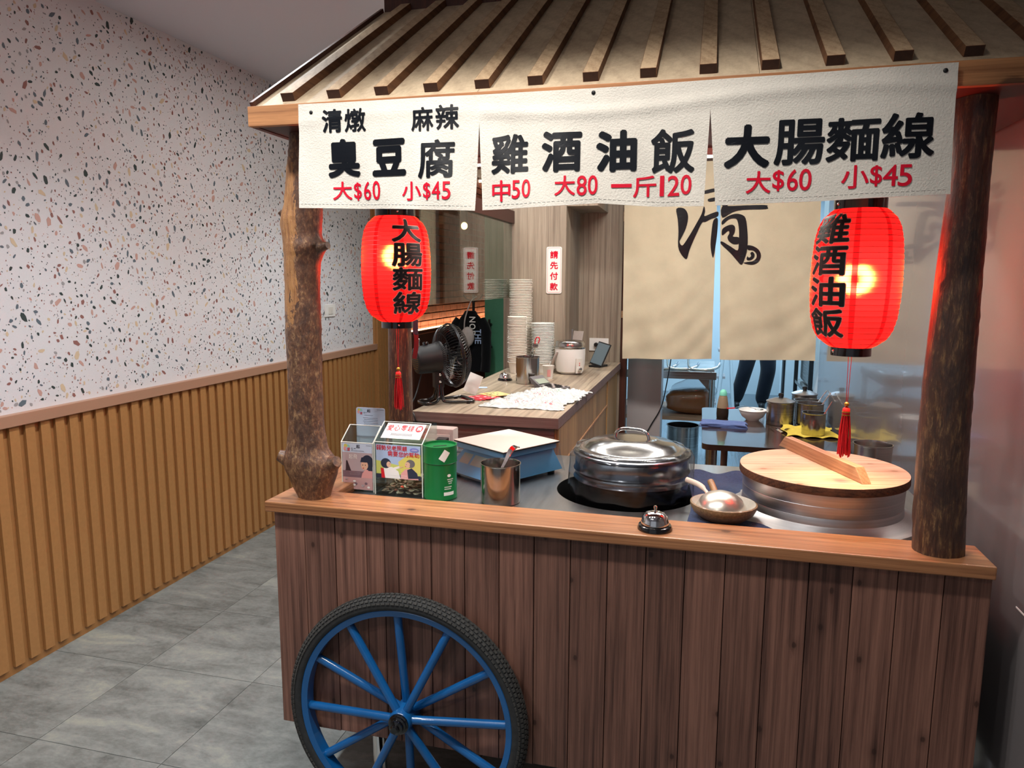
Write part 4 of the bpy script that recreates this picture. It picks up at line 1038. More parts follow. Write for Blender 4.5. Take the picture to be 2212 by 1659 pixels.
# small wall box and black plug behind the donation boxes
bxp = at(905, 920, 1, 2.5); bxq = at(985, 975, 1, 2.5)
ob = thing('junction_box', 'beige plastic junction box on the worktop behind the scale', 'junction box', ((bxp[0] + bxq[0]) / 2, 2.50, WT))
ww = abs(bxq[0] - bxp[0]) / 2
MB().box((-ww, -.03, 0), (ww, .03, bxp[2] - WT)).build('box_body', M['bagwhite'], ob, bevel=.006, smooth=40)
MB().box((-ww + .012, -.034, .02), (ww - .012, -.0305, bxp[2] - WT - .02)).build('cover_plate', 'offwhite', ob, bevel=.002)
blp = at(955, 958, 1, 2.42)
ob = thing('black_adapter', 'small black power adapter between the green tin and the blue scale', 'adapter', (blp[0], 2.42, WT))
MB().box((-.02, -.02, 0), (.02, .02, blp[2] - WT + .02)).build('adapter_body', 'black', ob, bevel=.003)
MB().tube(smoothpath([(0, .02, .01), (.03, .05, .006), (.08, .06, .006)], 5), .003, 6).build('adapter_cord', 'black', ob)

# plain steel pot at the back right corner of the worktop
pc = at(1885, 972, 1, 2.43)
p5 = thing('small_steel_pot', 'plain steel pot at the back corner behind the wooden lid', 'pot', (pc[0], 2.43, WT))
MB().lathe([(.052, 0), (.055, .003), (.056, .128), (.0585, .1295), (.0585, .1325), (.0555, .1325), (.0545, .128), (.0545, .004), (.001, .004)], 40, cap1=False).build('pot_body', 'steel', p5, smooth=40)

# donation boxes of clear acrylic
def acrylic_box(label, x0, x1, y0, y1, zf, zb, slope_y):
    """front height zf, back height zb, sloping lid from the front (y0) to y0+slope_y"""
    t = thing('donation_box', label, 'donation box', ((x0 + x1) / 2, y0, WT + .001))
    w_ = (x1 - x0) / 2; D = y1 - y0; th = .003
    P = MB(); P.box((-w_, 0, 0), (w_, th, zf)); P.build('front_pane', 'acrylic', t)
    P = MB(); P.box((-w_, D - th, 0), (w_, D, zb)); P.build('back_pane', 'acrylic', t)
    for s_ in (-1, 1):
        P = MB(); P.prism([(th, 0), (D - th, 0), (D - th, zb), (slope_y, zb), (th, zf)], s_ * w_ - (th if s_ > 0 else 0), s_ * w_ + (th if s_ < 0 else 0), 0); P.build('side_pane', 'acrylic', t)
    P = MB(); P.box((-w_, 0, -.001), (w_, D, th)); P.build('base_pane', 'acrylic', t)
    P = MB(); P.prism([(0, zf), (slope_y, zb), (slope_y, zb + th), (0, zf + th)], -w_, w_, 0); P.build('lid_pane', 'acrylic', t)
    for s_ in (-1, 1):      # bright polished edges
        P = MB(); P.tube([(s_ * w_, 0, 0), (s_ * w_, 0, zf), (s_ * w_, slope_y, zb + th)], .0017, 6); P.build('polished_edge', 'acryledge', t)
    P = MB(); P.tube([(-w_, 0, zf), (w_, 0, zf)], .0016, 6); P.build('polished_edge', 'acryledge', t)
    P = MB(); P.tube([(-w_, slope_y, zb + th), (w_, slope_y, zb + th)], .0014, 6); P.build('polished_edge', 'acryledge', t)
    return t
M['acryledge'] = plain('acrylic_edge', 'dfe4dc', .2, coat=.5)
for k_, c_ in dict(p_sky='a9bfe0', p_yellow='d8cf6a', p_grass='c6cf6e', p_mauve='b6a6ac', p_plum='7c6470', p_pink='e3a3a0', p_skin='e2b79c', p_white='efece8', p_navy='2b3346', p_grey='6d6a6c', p_violet='7f83cc', p_card='c3d2e8', p_teal='8fd0c4', p_dark='40323a', p_rose='c9a0a0', p_mint='c4d3b4').items(): M[k_] = plain('print_' + k_[2:], c_, .5)
class Print:
    """flat print: coloured polygons laid on a sheet in the box front plane, x right, z up, in metres from the sheet's lower left"""
    def __init__(s, t, ox, y, oz): s.t = t; s.o = (ox, y, oz); s.k = 0
    def poly(s, pts, mat, name='printed_shape'):
        s.k += 1; y = s.o[1] - .00004 * s.k
        return MB().add([(s.o[0] + a, y, s.o[2] + c) for a, c in pts], [tuple(range(len(pts)))]).build(name, mat, s.t)
    def rect(s, x0, z0, x1, z1, mat, name='printed_shape'): return s.poly([(x0, z0), (x1, z0), (x1, z1), (x0, z1)], mat, name)
    def ell(s, x, z, rx, rz, mat, a0=0, a1=2 * PI, n=20): return s.poly([(x + rx * math.cos(a0 + (a1 - a0) * k / n), z + rz * math.sin(a0 + (a1 - a0) * k / n)) for k in range(n)], mat)
    def text(s, items, mat):
        s.k += 1; y = s.o[1] - .00004 * s.k
        return lettering(items, lambda a, c: (s.o[0] + a, y, s.o[2] + c)).build('printed_text', mat, s.t)
    def lines(s, x0, x1, zs, mat, h=.0012):
        mb = MB(); s.k += 1; y = s.o[1] - .00004 * s.k
        for z in zs:
            x = x0 + random.uniform(0, .004)
            while x < x1 - .001:
                w_ = random.uniform(.0012, .0022); mb.add([(s.o[0] + a, y, s.o[2] + c) for a, c in ((x, z), (x + w_, z), (x + w_, z + h), (x, z + h))], [(0, 1, 2, 3)]); x += w_ + .0008
        return tag(mb.build('printed_small_text', mat, s.t), None, None, None, 'stuff')
def flower_heart(p, x, z, r):
    for k, c_ in enumerate(('p_teal', 'p_yellow', 'p_pink', 'p_sky')): p.ell(x + r * .45 * math.cos(k * 1.6 + .6), z + r * .45 * math.sin(k * 1.6 + .6), r * .5, r * .5, c_)

# right-hand box
yb = 1.925
a0, a1 = at(811, 1060, 1, yb), at(913, 1060, 1, yb); zf2 = at(862, 958, 1, yb)[2] - WT; tp = at(850, 914, 1, yb + .075)
b2 = acrylic_box('clear acrylic donation box with printed poster and coins, next to the green tin', a0[0], a1[0], yb, yb + .125, zf2, tp[2] - WT, .075)
w2 = a1[0] - a0[0]
p = Print(b2, -w2 / 2 + .005, -.0006, .052); W_, H_ = w2 - .010, zf2 - .058
p.rect(0, 0, W_, H_, 'p_sky', 'poster')
p.poly([(0, 0), (W_, 0), (W_, H_ * .48), (W_ * .5, H_ * .40), (0, H_ * .52)], 'p_grass'); p.poly([(W_ * .55, H_ * .2), (W_, H_ * .2), (W_, H_ * .75), (W_ * .7, H_ * .7), (W_ * .5, H_ * .5)], 'p_yellow')
p.rect(0, 0, W_, H_ * .12, 'p_navy')
p.poly([(W_ * .12, .0), (W_ * .55, .0), (W_ * .5, H_ * .22), (W_ * .36, H_ * .34), (W_ * .18, H_ * .32)], 'p_white'); p.poly([(W_ * .3, H_ * .2), (W_ * .55, H_ * .33), (W_ * .52, H_ * .38), (W_ * .27, H_ * .27)], 'p_white')
p.ell(W_ * .22, H_ * .44, W_ * .115, H_ * .15, 'p_navy'); p.ell(W_ * .285, H_ * .41, W_ * .05, H_ * .085, 'p_skin')
p.poly([(W_ * .12, 0), (W_ * .2, 0), (W_ * .17, H_ * .28), (W_ * .1, H_ * .3)], 'redprint')
p.poly([(W_ * .55, 0), (W_ * .95, 0), (W_ * .93, H_ * .18), (W_ * .82, H_ * .33), (W_ * .66, H_ * .30), (W_ * .56, H_ * .16)], 'p_pink'); p.poly([(W_ * .72, H_ * .02), (W_ * .95, H_ * .04), (W_ * .92, H_ * .2), (W_ * .8, H_ * .34), (W_ * .7, H_ * .28)], 'p_navy')
p.ell(W_ * .775, H_ * .47, W_ * .10, H_ * .12, 'p_grey'); p.ell(W_ * .71, H_ * .43, W_ * .06, H_ * .09, 'p_skin'); p.ell(W_ * .79, H_ * .42, W_ * .03, H_ * .05, 'p_grey'); p.ell(W_ * .685, H_ * .445, W_ * .007, H_ * .009, 'p_dark'); p.ell(W_ * .305, H_ * .425, W_ * .007, H_ * .009, 'p_dark'); p.ell(W_ * .665, H_ * .385, W_ * .015, H_ * .008, 'redprint'); p.poly([(W_ * .5, H_ * .35), (W_ * .55, H_ * .36), (W_ * .62, H_ * .38), (W_ * .62, H_ * .37), (W_ * .56, H_ * .33)], 'p_skin')
p.lines(W_ * .3, W_ * .7, (H_ * .09, H_ * .03), 'p_white')
p.text(row('弱勢兒老照顧', W_ * .01, H_ * .83, W_ * .108, H_ * .145, W_ * .009, .006), 'redprint'); p.text(row('需要您的幫助', W_ * .27, H_ * .66, W_ * .108, H_ * .145, W_ * .011, .006), 'redprint')
p.poly([(W_ * .865 + W_ * .1 * math.cos(a) * (1 if abs(math.cos(a)) < .7 else 1), H_ * .88 + H_ * .06 * math.sin(a)) for a in np.linspace(0, 2 * PI, 20, False)], 'p_violet'); p.lines(W_ * .80, W_ * .93, (H_ * .885, H_ * .86), 'p_white', .001)
# printed sign on the sloping lid
ang = math.atan2(tp[2] - WT - zf2, .075); LL = math.hypot(tp[2] - WT - zf2, .075)
def lidmap(off): return lambda x, s_: (x, s_ * math.cos(ang) - off * math.sin(ang), zf2 + .003 + s_ * math.sin(ang) + off * math.cos(ang))
lm_ = lidmap(.0006); MB().add([lm_(-w2 * .40, LL * .16), lm_(w2 * .42, LL * .16), lm_(w2 * .42, LL * .93), lm_(-w2 * .40, LL * .93)], [(0, 1, 2, 3)]).build('lid_card', 'p_white', b2)
lm_ = lidmap(.0009); lettering(row('愛心零錢', -w2 * .36, LL * .54, w2 * .125, LL * .30, w2 * .02, .014), lm_).build('printed_text', 'redprint', b2)
MB().add([lm_(w2 * .315 + w2 * .075 * math.cos(a), LL * .69 + LL * .17 * math.sin(a)) for a in np.linspace(0, 2 * PI, 20, False)], [tuple(range(20))]).build('printed_seal', 'redprint', b2)
lm_ = lidmap(.0012); lettering([('捐', w2 * .27, LL * .6, w2 * .36, LL * .79, .01)], lm_).build('printed_text', 'p_white', b2)
tx = MB()
for k in range(16):
    xx = -w2 * .22 + k * w2 * .028; tx.add([lm_(xx, LL * .3), lm_(xx + w2 * .018, LL * .3), lm_(xx + w2 * .018, LL * .42), lm_(xx, LL * .42)], [(0, 1, 2, 3)])
tag(tx.build('printed_small_text', 'p_grey', b2), None, None, None, 'stuff')
MB().box((-w2 / 2 + .004, .1205, .004), (w2 / 2 - .004, .1215, zf2 - .01)).build('inner_sheet', M['p_mint'], b2)
# coins inside the right-hand box
coin = MB().lathe([(.0095, 0), (.0100, .0004), (.0100, .0014), (.0095, .0018)], 14); c0 = None; rr = random.Random(4)
bx0 = a0[0]; 
for k in range(110):
    lay = k // 22; fx = rr.uniform(.015, w2 - .0125); fy = .014 + .098 * rr.random() ** 1.5
    ztop = .0035 + lay * .0102 * (1 - .25 * abs(fx / w2 - .65) * 2) * (1 if fx > w2 * .25 else .5)
    if lay > 1 and fx < w2 * .22: fx = rr.uniform(w2 * .35, w2 - .0125)
    o = coin.build('coin', 'coin', smooth=35) if c0 is None else copy_of(c0); c0 = c0 or o
    o.location = (bx0 + fx, yb + fy, WT + .002 + ztop + rr.uniform(0, .002)); o.rotation_euler = (rr.uniform(-.5, .5), rr.uniform(-.5, .5), rr.uniform(0, 3))
    tag(o, 'small coin in the pile inside the clear donation box', 'coin', 'coins in the donation box')
# left-hand box
yb1 = 1.935
a0, a1 = at(740, 1045, 1, yb1), at(808, 1045, 1, yb1); zf1 = at(772, 957, 1, yb1)[2] - WT; tp1 = at(780, 921, 1, yb1 + .06)
b1 = acrylic_box('narrow clear acrylic donation box beside the crooked log post, card standing at its back', a0[0], a1[0] - .001, yb1, yb1 + .10, zf1, tp1[2] - WT, .06)
w1 = a1[0] - a0[0] - .001
p = Print(b1, -w1 / 2 + .003, -.0006, .006); W_, H_ = w1 - .006, zf1 - .008
p.rect(0, 0, W_, H_, 'p_mauve', 'poster'); p.rect(0, H_ * .8, W_, H_, 'p_card'); p.rect(0, 0, W_, H_ * .26, 'p_rose'); p.poly([(0, H_ * .3), (W_ * .35, H_ * .28), (W_ * .16, H_ * .62), (W_ * .12, H_ * .62), (W_ * .10, H_ * .42)], 'p_dark')
p.rect(0, H_ * .26, W_, H_ * .40, 'p_plum')
p.poly([(W_ * .62, H_ * .26), (W_, H_ * .26), (W_, H_ * .44), (W_ * .78, H_ * .45), (W_ * .66, H_ * .36)], 'p_pink')
p.ell(W_ * .84, H_ * .60, W_ * .20, H_ * .16, 'p_navy'); p.rect(W_ * .86, H_ * .42, W_, H_ * .62, 'p_navy'); p.ell(W_ * .74, H_ * .535, W_ * .12, H_ * .10, 'p_skin'); p.ell(W_ * .68, H_ * .54, W_ * .016, H_ * .010, 'p_dark'); p.ell(W_ * .77, H_ * .54, W_ * .016, H_ * .010, 'p_dark'); p.ell(W_ * .70, H_ * .475, W_ * .025, H_ * .009, 'redprint'); p.poly([(W_ * .6, H_ * .6), (W_ * .64, H_ * .70), (W_ * .86, H_ * .74), (W_ * .9, H_ * .6)], 'p_navy')
flower_heart(p, W_ * .15, H_ * .90, W_ * .13); p.text([('愛', W_ * .17, H_ * .83, W_ * .27, H_ * .90, .012)], 'redprint'); p.text([('心', W_ * .3, H_ * .86, W_ * .37, H_ * .91, .01), ('一', W_ * .4, H_ * .885, W_ * .46, H_ * .893, .01), ('起', W_ * .48, H_ * .90, W_ * .60, H_ * .975, .014)], 'p_navy')
p.lines(W_ * .3, W_ * .75, (H_ * .835,), 'p_navy'); p.lines(W_ * .8, W_ * .99, (H_ * .96,), 'p_dark')
p.text(row('起飛', W_ * .22, H_ * .66, W_ * .13, H_ * .1, W_ * .02, 0), 'p_white'); p.lines(W_ * .2, W_ * .6, (H_ * .37, H_ * .345, H_ * .32), 'p_mauve', .001)
for k in range(12): p.ell(W_ * random.uniform(.05, .95), H_ * random.uniform(.03, .24), W_ * .05, H_ * .025, random.choice(('p_plum', 'p_white', 'p_mauve')), n=7)
# the card standing up behind it
cdp, cdq = at(769, 880, 1, yb1 + .085), at(832, 925, 1, yb1 + .085)
cw = cdq[0] - cdp[0]; czt = cdp[2] - WT; cxo = cdp[0] - (a0[0] + a1[0] - .001) / 2
def rrect(x0, z0, x1, z1, r, n=4):
    out = []
    for (cx_, cz_, s_) in ((x1 - r, z1 - r, 0), (x0 + r, z1 - r, 1), (x0 + r, z0 + r, 2), (x1 - r, z0 + r, 3)):
        for k in range(n + 1): a = (s_ + k / n) * PI / 2; out.append((cx_ + r * math.cos(a), cz_ + r * math.sin(a)))
    return out
MB().prism(list(reversed(rrect(cxo, .004, cxo + cw, czt, .006))), .085, .0862, 1).build('back_card', 'p_card', b1)
p = Print(b1, cxo, .0848, czt - .066); W_, H_ = cw, .066
flower_heart(p, W_ * .13, H_ * .82, W_ * .1); p.text([('愛', W_ * .14, H_ * .66, W_ * .22, H_ * .78, .012)], 'redprint'); p.text([('心', W_ * .26, H_ * .72, W_ * .31, H_ * .8, .01), ('一', W_ * .33, H_ * .755, W_ * .37, H_ * .77, .01), ('起', W_ * .38, H_ * .78, W_ * .5, H_ * .92, .014)], 'p_navy')
p.lines(W_ * .25, W_ * .6, (H_ * .63,), 'p_navy'); p.lines(W_ * .7, W_ * .97, (H_ * .90,), 'p_dark'); p.lines(W_ * .24, W_ * .76, (H_ * .5, H_ * .42, H_ * .34, H_ * .26, H_ * .18), 'p_navy')

# ================================================================== cashier counter
CZ = 1.0
cc = thing('cashier_cabinet', 'grey-brown striped wood cashier cabinet with drawers behind the cart', 'cabinet', (-.85, 3.56, 0))
L_ = cc.location
MB().box((-1.145, 2.805, 0), (-.555, 4.345, .956)).build('cabinet_body', 'greywood_e', cc, shift=L_)
MB().box((-.796, 4.346, 0), (-.53, 4.845, .956)).build('cabinet_side', 'zebra', cc, shift=L_)
for (y0, y1) in ((2.808, 3.80), (3.804, 4.84)):
    for (z0, z1) in ((.07, .42), (.424, .775), (.790, .952)):
        d = MB().box((-.554, y0, z0), (-.536, y1, z1)).build('drawer', 'zebra', cc, bevel=.001, shift=L_)
        if z1 > .5: MB().box((-.5358, y0, z0 - .006), (-.531, y1, z0 + .004)).build('pull_strip', 'lidhandle', d, shift=L_)
wt = MB().prism([(-1.163, 2.785), (-.534, 2.785), (-.508, 4.845), (-.797, 4.845), (-.797, 4.346), (-1.163, 4.346)], .957, CZ, 2).build('counter_worktop', ['greywood_x', 'greywood_e'], bevel=0)
wt.data.polygons.foreach_set('material_index', [1, 0] + [1] * 6); tag(wt, 'grey wood-grain worktop of the cashier counter carrying fan, bowls and rice cooker', 'worktop')
og = at(1347, 835, 1, 4.86)
# desk fan
fn_ = thing('desk_fan', 'black wire-cage desk fan on a bent tube stand on the cashier counter', 'fan', (-1.085, 3.045, CZ), math.radians(41))
FZ = .212; TI = Matrix.Rotation(-.10, 4, 'Y')
def fl(x, y, z):     # head frame: x forward, tilted up a little
    v = TI @ Vector((x, y, z)); return (v.x + .01, v.y, v.z + FZ)
def hring(mb, x, r, th, n=48): mb.tube([fl(x, r * math.cos(2 * PI * k / n), r * math.sin(2 * PI * k / n)) for k in range(n)], th, 5, True)
RF = .141
def grille(name, sgn, depth, nw, swirl):
    mb = MB()
    for k in range(nw):
        a = 2 * PI * k / nw; pts = []
        for i in range(8):
            t = i / 7; r = .026 + (RF - .026) * math.sin(t * PI / 2 * 1.0); x = sgn * depth * math.cos(t * PI / 2) ** .8; aa = a + swirl * t
            pts.append(fl(x, r * math.cos(aa), r * math.sin(aa)))
        mb.tube(pts, .0011, 4)
    hring(mb, sgn * depth, .027, .002); hring(mb, sgn * depth * .62, .105, .0011)
    return tag(mb.build(name, 'blackmetal', fn_, smooth=60), None, None, None, 'stuff')
grille('rear_grille', -1, .068, 60, .0); grille('front_grille', 1, .066, 66, .5)
rm = MB(); hring(rm, 0, RF + .001, .0042); hring(rm, .006, RF + .001, .003); rm.build('cage_rim', 'blackmetal', fn_, smooth=60)
cp_ = MB(); cp_.lathe([(.03, .058), (.03, .064), (.02, .068), (.001, .069)], 24, mat=Matrix.Rotation(PI / 2, 4, 'Y'))
cp_.v = [fl(*v) for v in cp_.v]; cp_.build('front_badge', 'blackgloss', fn_, smooth=50)
for k in range(4):
    a0_ = k * PI / 2 + .3; vs = []; n = 8
    for i in range(n + 1):
        r = .02 + .098 * i / n; wd = .10 + .55 * math.sin(PI * min(1, .15 + .8 * i / n)); 
        for s_ in (-1, 0, 1):
            aa = a0_ + s_ * wd * .55; vs.append(fl(s_ * .020 + .004, r * math.cos(aa), r * math.sin(aa)))
    fs = [(i * 3 + j, i * 3 + j + 1, i * 3 + 4 + j, i * 3 + 3 + j) for i in range(n) for j in range(2)]
    MB().add(vs, fs).build('blade', 'blackgloss', fn_, smooth=60)
mo = MB(); mo.lathe([(.046, -.172), (.056, -.168), (.060, -.155), (.064, -.075), (.070, -.060), (.070, -.050), (.05, -.040)], 32, mat=Matrix.Rotation(PI / 2, 4, 'Y'))
mo.v = [fl(x, y, z * 1.02) for x, y, z in mo.v]; mot = mo.build('motor_housing', 'black', fn_, smooth=40)
for k in range(9):
    z = -.036 + k * .009; w_ = math.sqrt(max(0, .044 ** 2 - z * z))
    MB().add([fl(-.1725, -w_, z - .0015), fl(-.1725, w_, z - .0015), fl(-.1725, w_, z + .0015), fl(-.1725, -w_, z + .0015)], [(0, 1, 2, 3)]).build('vent_slot', 'blackgloss', mot)
kb = MB(); kb.lathe([(.012, .060), (.012, .074), (.010, .077)], 20, (-.115, 0, 0)); kb.v = [fl(*v) for v in kb.v]; kb.build('switch_knob', 'blackgloss', fn_, smooth=40)
kb = MB(); kb.lathe([(.0035, .060), (.0035, .083), (.006, .084), (.006, .093), (.004, .095)], 14, (-.145, 0, 0)); kb.v = [fl(*v) for v in kb.v]; kb.build('oscillation_pin', 'chrome', fn_, smooth=40)
MB().box((-.075, -.018, .070), (-.030, .018, .155)).build('neck_bracket', 'black', fn_, bevel=.004)
for z in (.098, .130):
    MB().lathe([(.006, .018), (.006, .022), (.003, .024)], 12, (-.052, 0, z), mat=Matrix.Rotation(PI / 2, 4, 'X')).build('screw', 'chrome', fn_, smooth=40)
st1 = smoothpath([(-.048, -.022, .085), (-.046, -.034, .03), (-.035, -.05, .011), (.06, -.075, .009), (.093, -.062, .009), (.097, 0, .009), (.093, .062, .009), (.06, .075, .009), (-.035, .05, .011), (-.046, .034, .03), (-.048, .022, .085)], 5)
st2 = smoothpath([(-.058, -.018, .085), (-.062, -.03, .03), (-.085, -.045, .010), (-.125, -.045, .009), (-.142, 0, .009), (-.125, .045, .009), (-.085, .045, .010), (-.062, .03, .03), (-.058, .018, .085)], 5)
for p_ in (st1, st2): MB().tube(p_, .0068, 10).build('stand_tube', 'blackgloss', fn_, smooth=60)
for (x, y) in ((.06, -.075), (.06, .075), (-.125, .045), (-.125, -.045)): MB().lathe([(.009, 0), (.009, .012)], 12, (x, y, 0)).build('rubber_foot', 'black', fn_, smooth=40)
cd = MB().tube(smoothpath([(-1.185, 2.97, 1.15), (-1.20, 2.93, 1.05), (-1.185, 2.82, 1.003), (-1.15, 2.778, .99), (-1.13, 2.77, .93), (-1.08, 2.76, .80), (-1.02, 2.72, .60)], 6), .003, 6)
tag(cd.build('fan_cord', 'black', fn_, smooth=60, shift=(0, 0, 0)), None)
bpy.data.objects['fan_cord'].matrix_parent_inverse = (Matrix.Translation(fn_.location) @ Matrix.Rotation(math.radians(41), 4, 'Z')).inverted()

bell('second silver call bell on the grey cashier counter beside the utensil pot', -1.030, 3.80, CZ, .95)
# utensil pot and tongs
up_ = thing('utensil_pot', 'dull steel utensil pot on the cashier counter holding red-ended tongs', 'pot', (-.885, 3.73, CZ))
MB().lathe([(.060, 0), (.063, .002), (.0632, .138), (.0655, .140), (.0655, .143), (.0615, .143), (.061, .139), (.061, .004), (.001, .004)], 44, cap1=False).build('pot_body', 'steelcup', up_, smooth=40)
tg_ = thing('serving_tongs', 'steel serving tongs with a red plastic ring leaning in the utensil pot', 'tongs', (-.88, 3.73, CZ + .008))
for s_ in (-1, 1):
    q = MB(); strip(q, smoothpath([(-.03 + .01 * s_, .02 * s_, .0), (.0 + .012 * s_, .01 * s_, .10), (.03 + .006 * s_, .004 * s_, .185), (.036, 0, .20)], 4), .014, .002, (0, 1, .2)); q.build('tong_arm', 'steel', tg_, smooth=50)
MB().box((.022, -.010, .185), (.050, .010, .205)).build('tong_hinge', 'steel', tg_, bevel=.003)
MB().tube(smoothpath([(.033, -.001, .203), (.036, 0, .228), (.048, 0, .240), (.058, 0, .230), (.052, 0, .208)], 5), .003, 8).build('locking_ring', 'redprint', tg_, smooth=60)
# paper cup
pcu = thing('paper_cup', 'small white paper cup with a red print half hidden behind the utensil pot', 'cup', (-.815, 3.93, CZ))
MB().lathe([(.024, 0), (.0325, .072), (.0335, .0735), (.0335, .075), (.0315, .0745), (.0235, .003)], 28, cap1=False).build('cup_wall', 'paper', pcu, smooth=40)
r_ = lambda u, v: wrap(.0245 + .0085 * v / .072 + .0003, math.atan2(-3.93, .815) + .15)(u, v)
MB().sheet(lambda u, v: r_(-.010 + .02 * u, .014 + .04 * v), 6, 6, .0002).build('printed_crest', M['p_pink'], pcu)
MB().tube([(-.01, .0, .01), (.012, .006, .098)], .002, 6).build('stirrer', 'paper', pcu)
# paper bowl stacks: every bowl a thing of its own
def ordinal(k):
    ones = 'zeroth first second third fourth fifth sixth seventh eighth ninth tenth eleventh twelfth thirteenth fourteenth fifteenth sixteenth seventeenth eighteenth nineteenth'.split()
    if k < 20: return ones[k]
    t_, u_ = divmod(k, 10); return ('twenty thirty forty fifty'.split()[t_ - 2] + '-' + ones[u_]) if u_ else 'twentieth thirtieth fortieth fiftieth'.split()[t_ - 2]
def bowl_stack(x, y, n, R, h, pitch, mats, where, grp, printed):
    pr = MB().lathe([(R * .74, 0), (R * .75, .002), (R * .93, h - .0045), (R * 1.02, h - .0042), (R * 1.045, h - .002), (R * 1.02, h), (R * .95, h - .0005), (R * .91, h - .012), (R * .73, .004), (.001, .004)], 36, cap1=False)
    m0 = None
    for k in range(n):
        if m0 is None: o = pr.build('paper_bowl', mats[0], smooth=40); m0 = o
        else: o = copy_of(m0)
        o.location = (x + random.uniform(-.0012, .0012), y + random.uniform(-.001, .001), CZ + k * pitch); o.rotation_euler = (random.uniform(-.008, .008), random.uniform(-.008, .008), random.uniform(0, 6))
        tag(o, 'white paper bowl, %s %s' % ('lowest' if k == 0 else 'topmost' if k == n - 1 else ordinal(n - k) + ' from the top', where.replace('in ', 'of ', 1)), 'bowl', grp)
    return m0
b_low = bowl_stack(-1.045, 4.13, 29, .0555, .068, .0095, ('bowlpaper',), 'in the front stack beside the call bell', 'bowls in the front stack', True)
bowl_stack(-1.058, 4.268, 50, .067, .07, .0098, ('bowlpaper',), 'in the tallest stack against the laminate wall', 'bowls in the tallest stack', False)
bowl_stack(-.908, 4.215, 26, .066, .062, .0093, ('bowlside',), 'in the short stack left of the rice cooker', 'bowls in the short stack', False)
# rice cooker
rc = thing('rice_cooker', 'small white rice cooker with a steel lid and grey side handle', 'rice cooker', (-.738, 4.19, CZ))
MB().lathe([(.055, 0), (.055, .006), (.070, .008), (.080, .016), (.0875, .06), (.0895, .12), (.0895, .148), (.085, .150)], 44).build('cooker_body', 'white', rc, smooth=40)
lidc = MB().lathe([(.0885, .1505), (.090, .153), (.090, .160), (.086, .164), (.086, .186), (.080, .194), (.060, .197), (.001, .1985)], 44).build('cooker_lid', 'steel', rc, smooth=40)
fdir = math.atan2(-4.19, .738)
MB().tube(smoothpath([(.090 * math.cos(fdir - .95), .090 * math.sin(fdir - .95), .135), (.100 * math.cos(fdir - 1.2), .100 * math.sin(fdir - 1.2), .09), (.104 * math.cos(fdir - 1.5), .104 * math.sin(fdir - 1.5), .05), (.088 * math.cos(fdir - 1.6), .088 * math.sin(fdir - 1.6), .03)], 5), .008, 8).build('side_handle', M['bagwhite'], rc, smooth=60)
pn_ = MB(); pn_.sheet(lambda u, v: wrap(.0925, fdir + .62)(-.022 + .044 * u, .012 + .085 * v), 8, 8, .005); pn_.build('control_panel', 'offwhite', rc, smooth=50)
for z in (.07, .058): MB().sphere((.0955 * math.cos(fdir + .62), .0955 * math.sin(fdir + .62), z), .003, 8, 6).build('indicator', 'redprint', rc)
MB().lathe([(.012, 0), (.012, .012), (.009, .014)], 18, (.094 * math.cos(fdir + .62), .094 * math.sin(fdir + .62), .034), mat=Matrix.Rotation(fdir + .62, 4, 'Z') @ Matrix.Rotation(PI / 2, 4, 'Y')).build('dial', 'chrome', rc, smooth=40)
for a in (0, 2.1, 4.2): MB().lathe([(.008, -.0), (.008, .004)], 10, (.04 * math.cos(a), .04 * math.sin(a), 0)).build('foot', 'black', rc)
# tablet terminal on a stand, calculator
tb = thing('tablet_terminal', 'dark tablet payment terminal tilted on a stand beside the rice cooker', 'tablet', (-.628, 4.56, CZ), -.35)
TM = Matrix.Translation((0, -.02, .012)) @ Matrix.Rotation(-.42, 4, 'X') @ Matrix.Rotation(.22, 4, 'Y')
q = MB().box((-.046, -.006, 0), (.046, .006, .155)); q.v = [tuple(TM @ Vector(v)) for v in q.v]; q.build('tablet_body', 'black', tb, bevel=.003)
q = MB().box((-.042, -.0068, .008), (.042, -.0062, .147)); q.v = [tuple(TM @ Vector(v)) for v in q.v]; q.build('tablet_screen', 'screen', tb)
MB().box((-.04, -.04, 0), (.04, .07, .012)).build('stand_base', 'black', tb, bevel=.003)
MB().tube([(0, .05, .01), (0, .02, .08)], .006, 8).build('stand_arm', 'black', tb)
ca = thing('calculator', 'grey desk calculator with a raised display next to the plastic bags', 'calculator', (-.715, 3.585, CZ), math.radians(-28))
MB().hexa([(-.09, -.05, 0), (.07, -.05, 0), (.07, .05, 0), (-.09, .05, 0), (-.09, -.05, .016), (.07, -.05, .010), (.07, .05, .010), (-.09, .05, .016)]).build('case', M['p_grey'], ca, bevel=.002)
MB().hexa([(-.105, -.05, .012), (-.06, -.05, .017), (-.06, .05, .017), (-.105, .05, .012), (-.125, -.05, .050), (-.118, -.05, .054), (-.118, .05, .054), (-.125, .05, .050)]).build('display_hood', M['p_grey'], ca, bevel=.002)
MB().add([(-.0605, -.04, .020), (-.0605, .04, .020), (-.1155, .04, .051), (-.1155, -.04, .051)], [(0, 1, 2, 3)]).build('display', 'lcd', ca)
for i in range(6):
    for j in range(5): MB().box((-.045 + i * .018, -.043 + j * .018, .011), (-.032 + i * .018, -.030 + j * .018, .0165 - i * .0008)).build('key', 'black' if (i + j) % 4 else 'bagwhite', ca, bevel=.001)
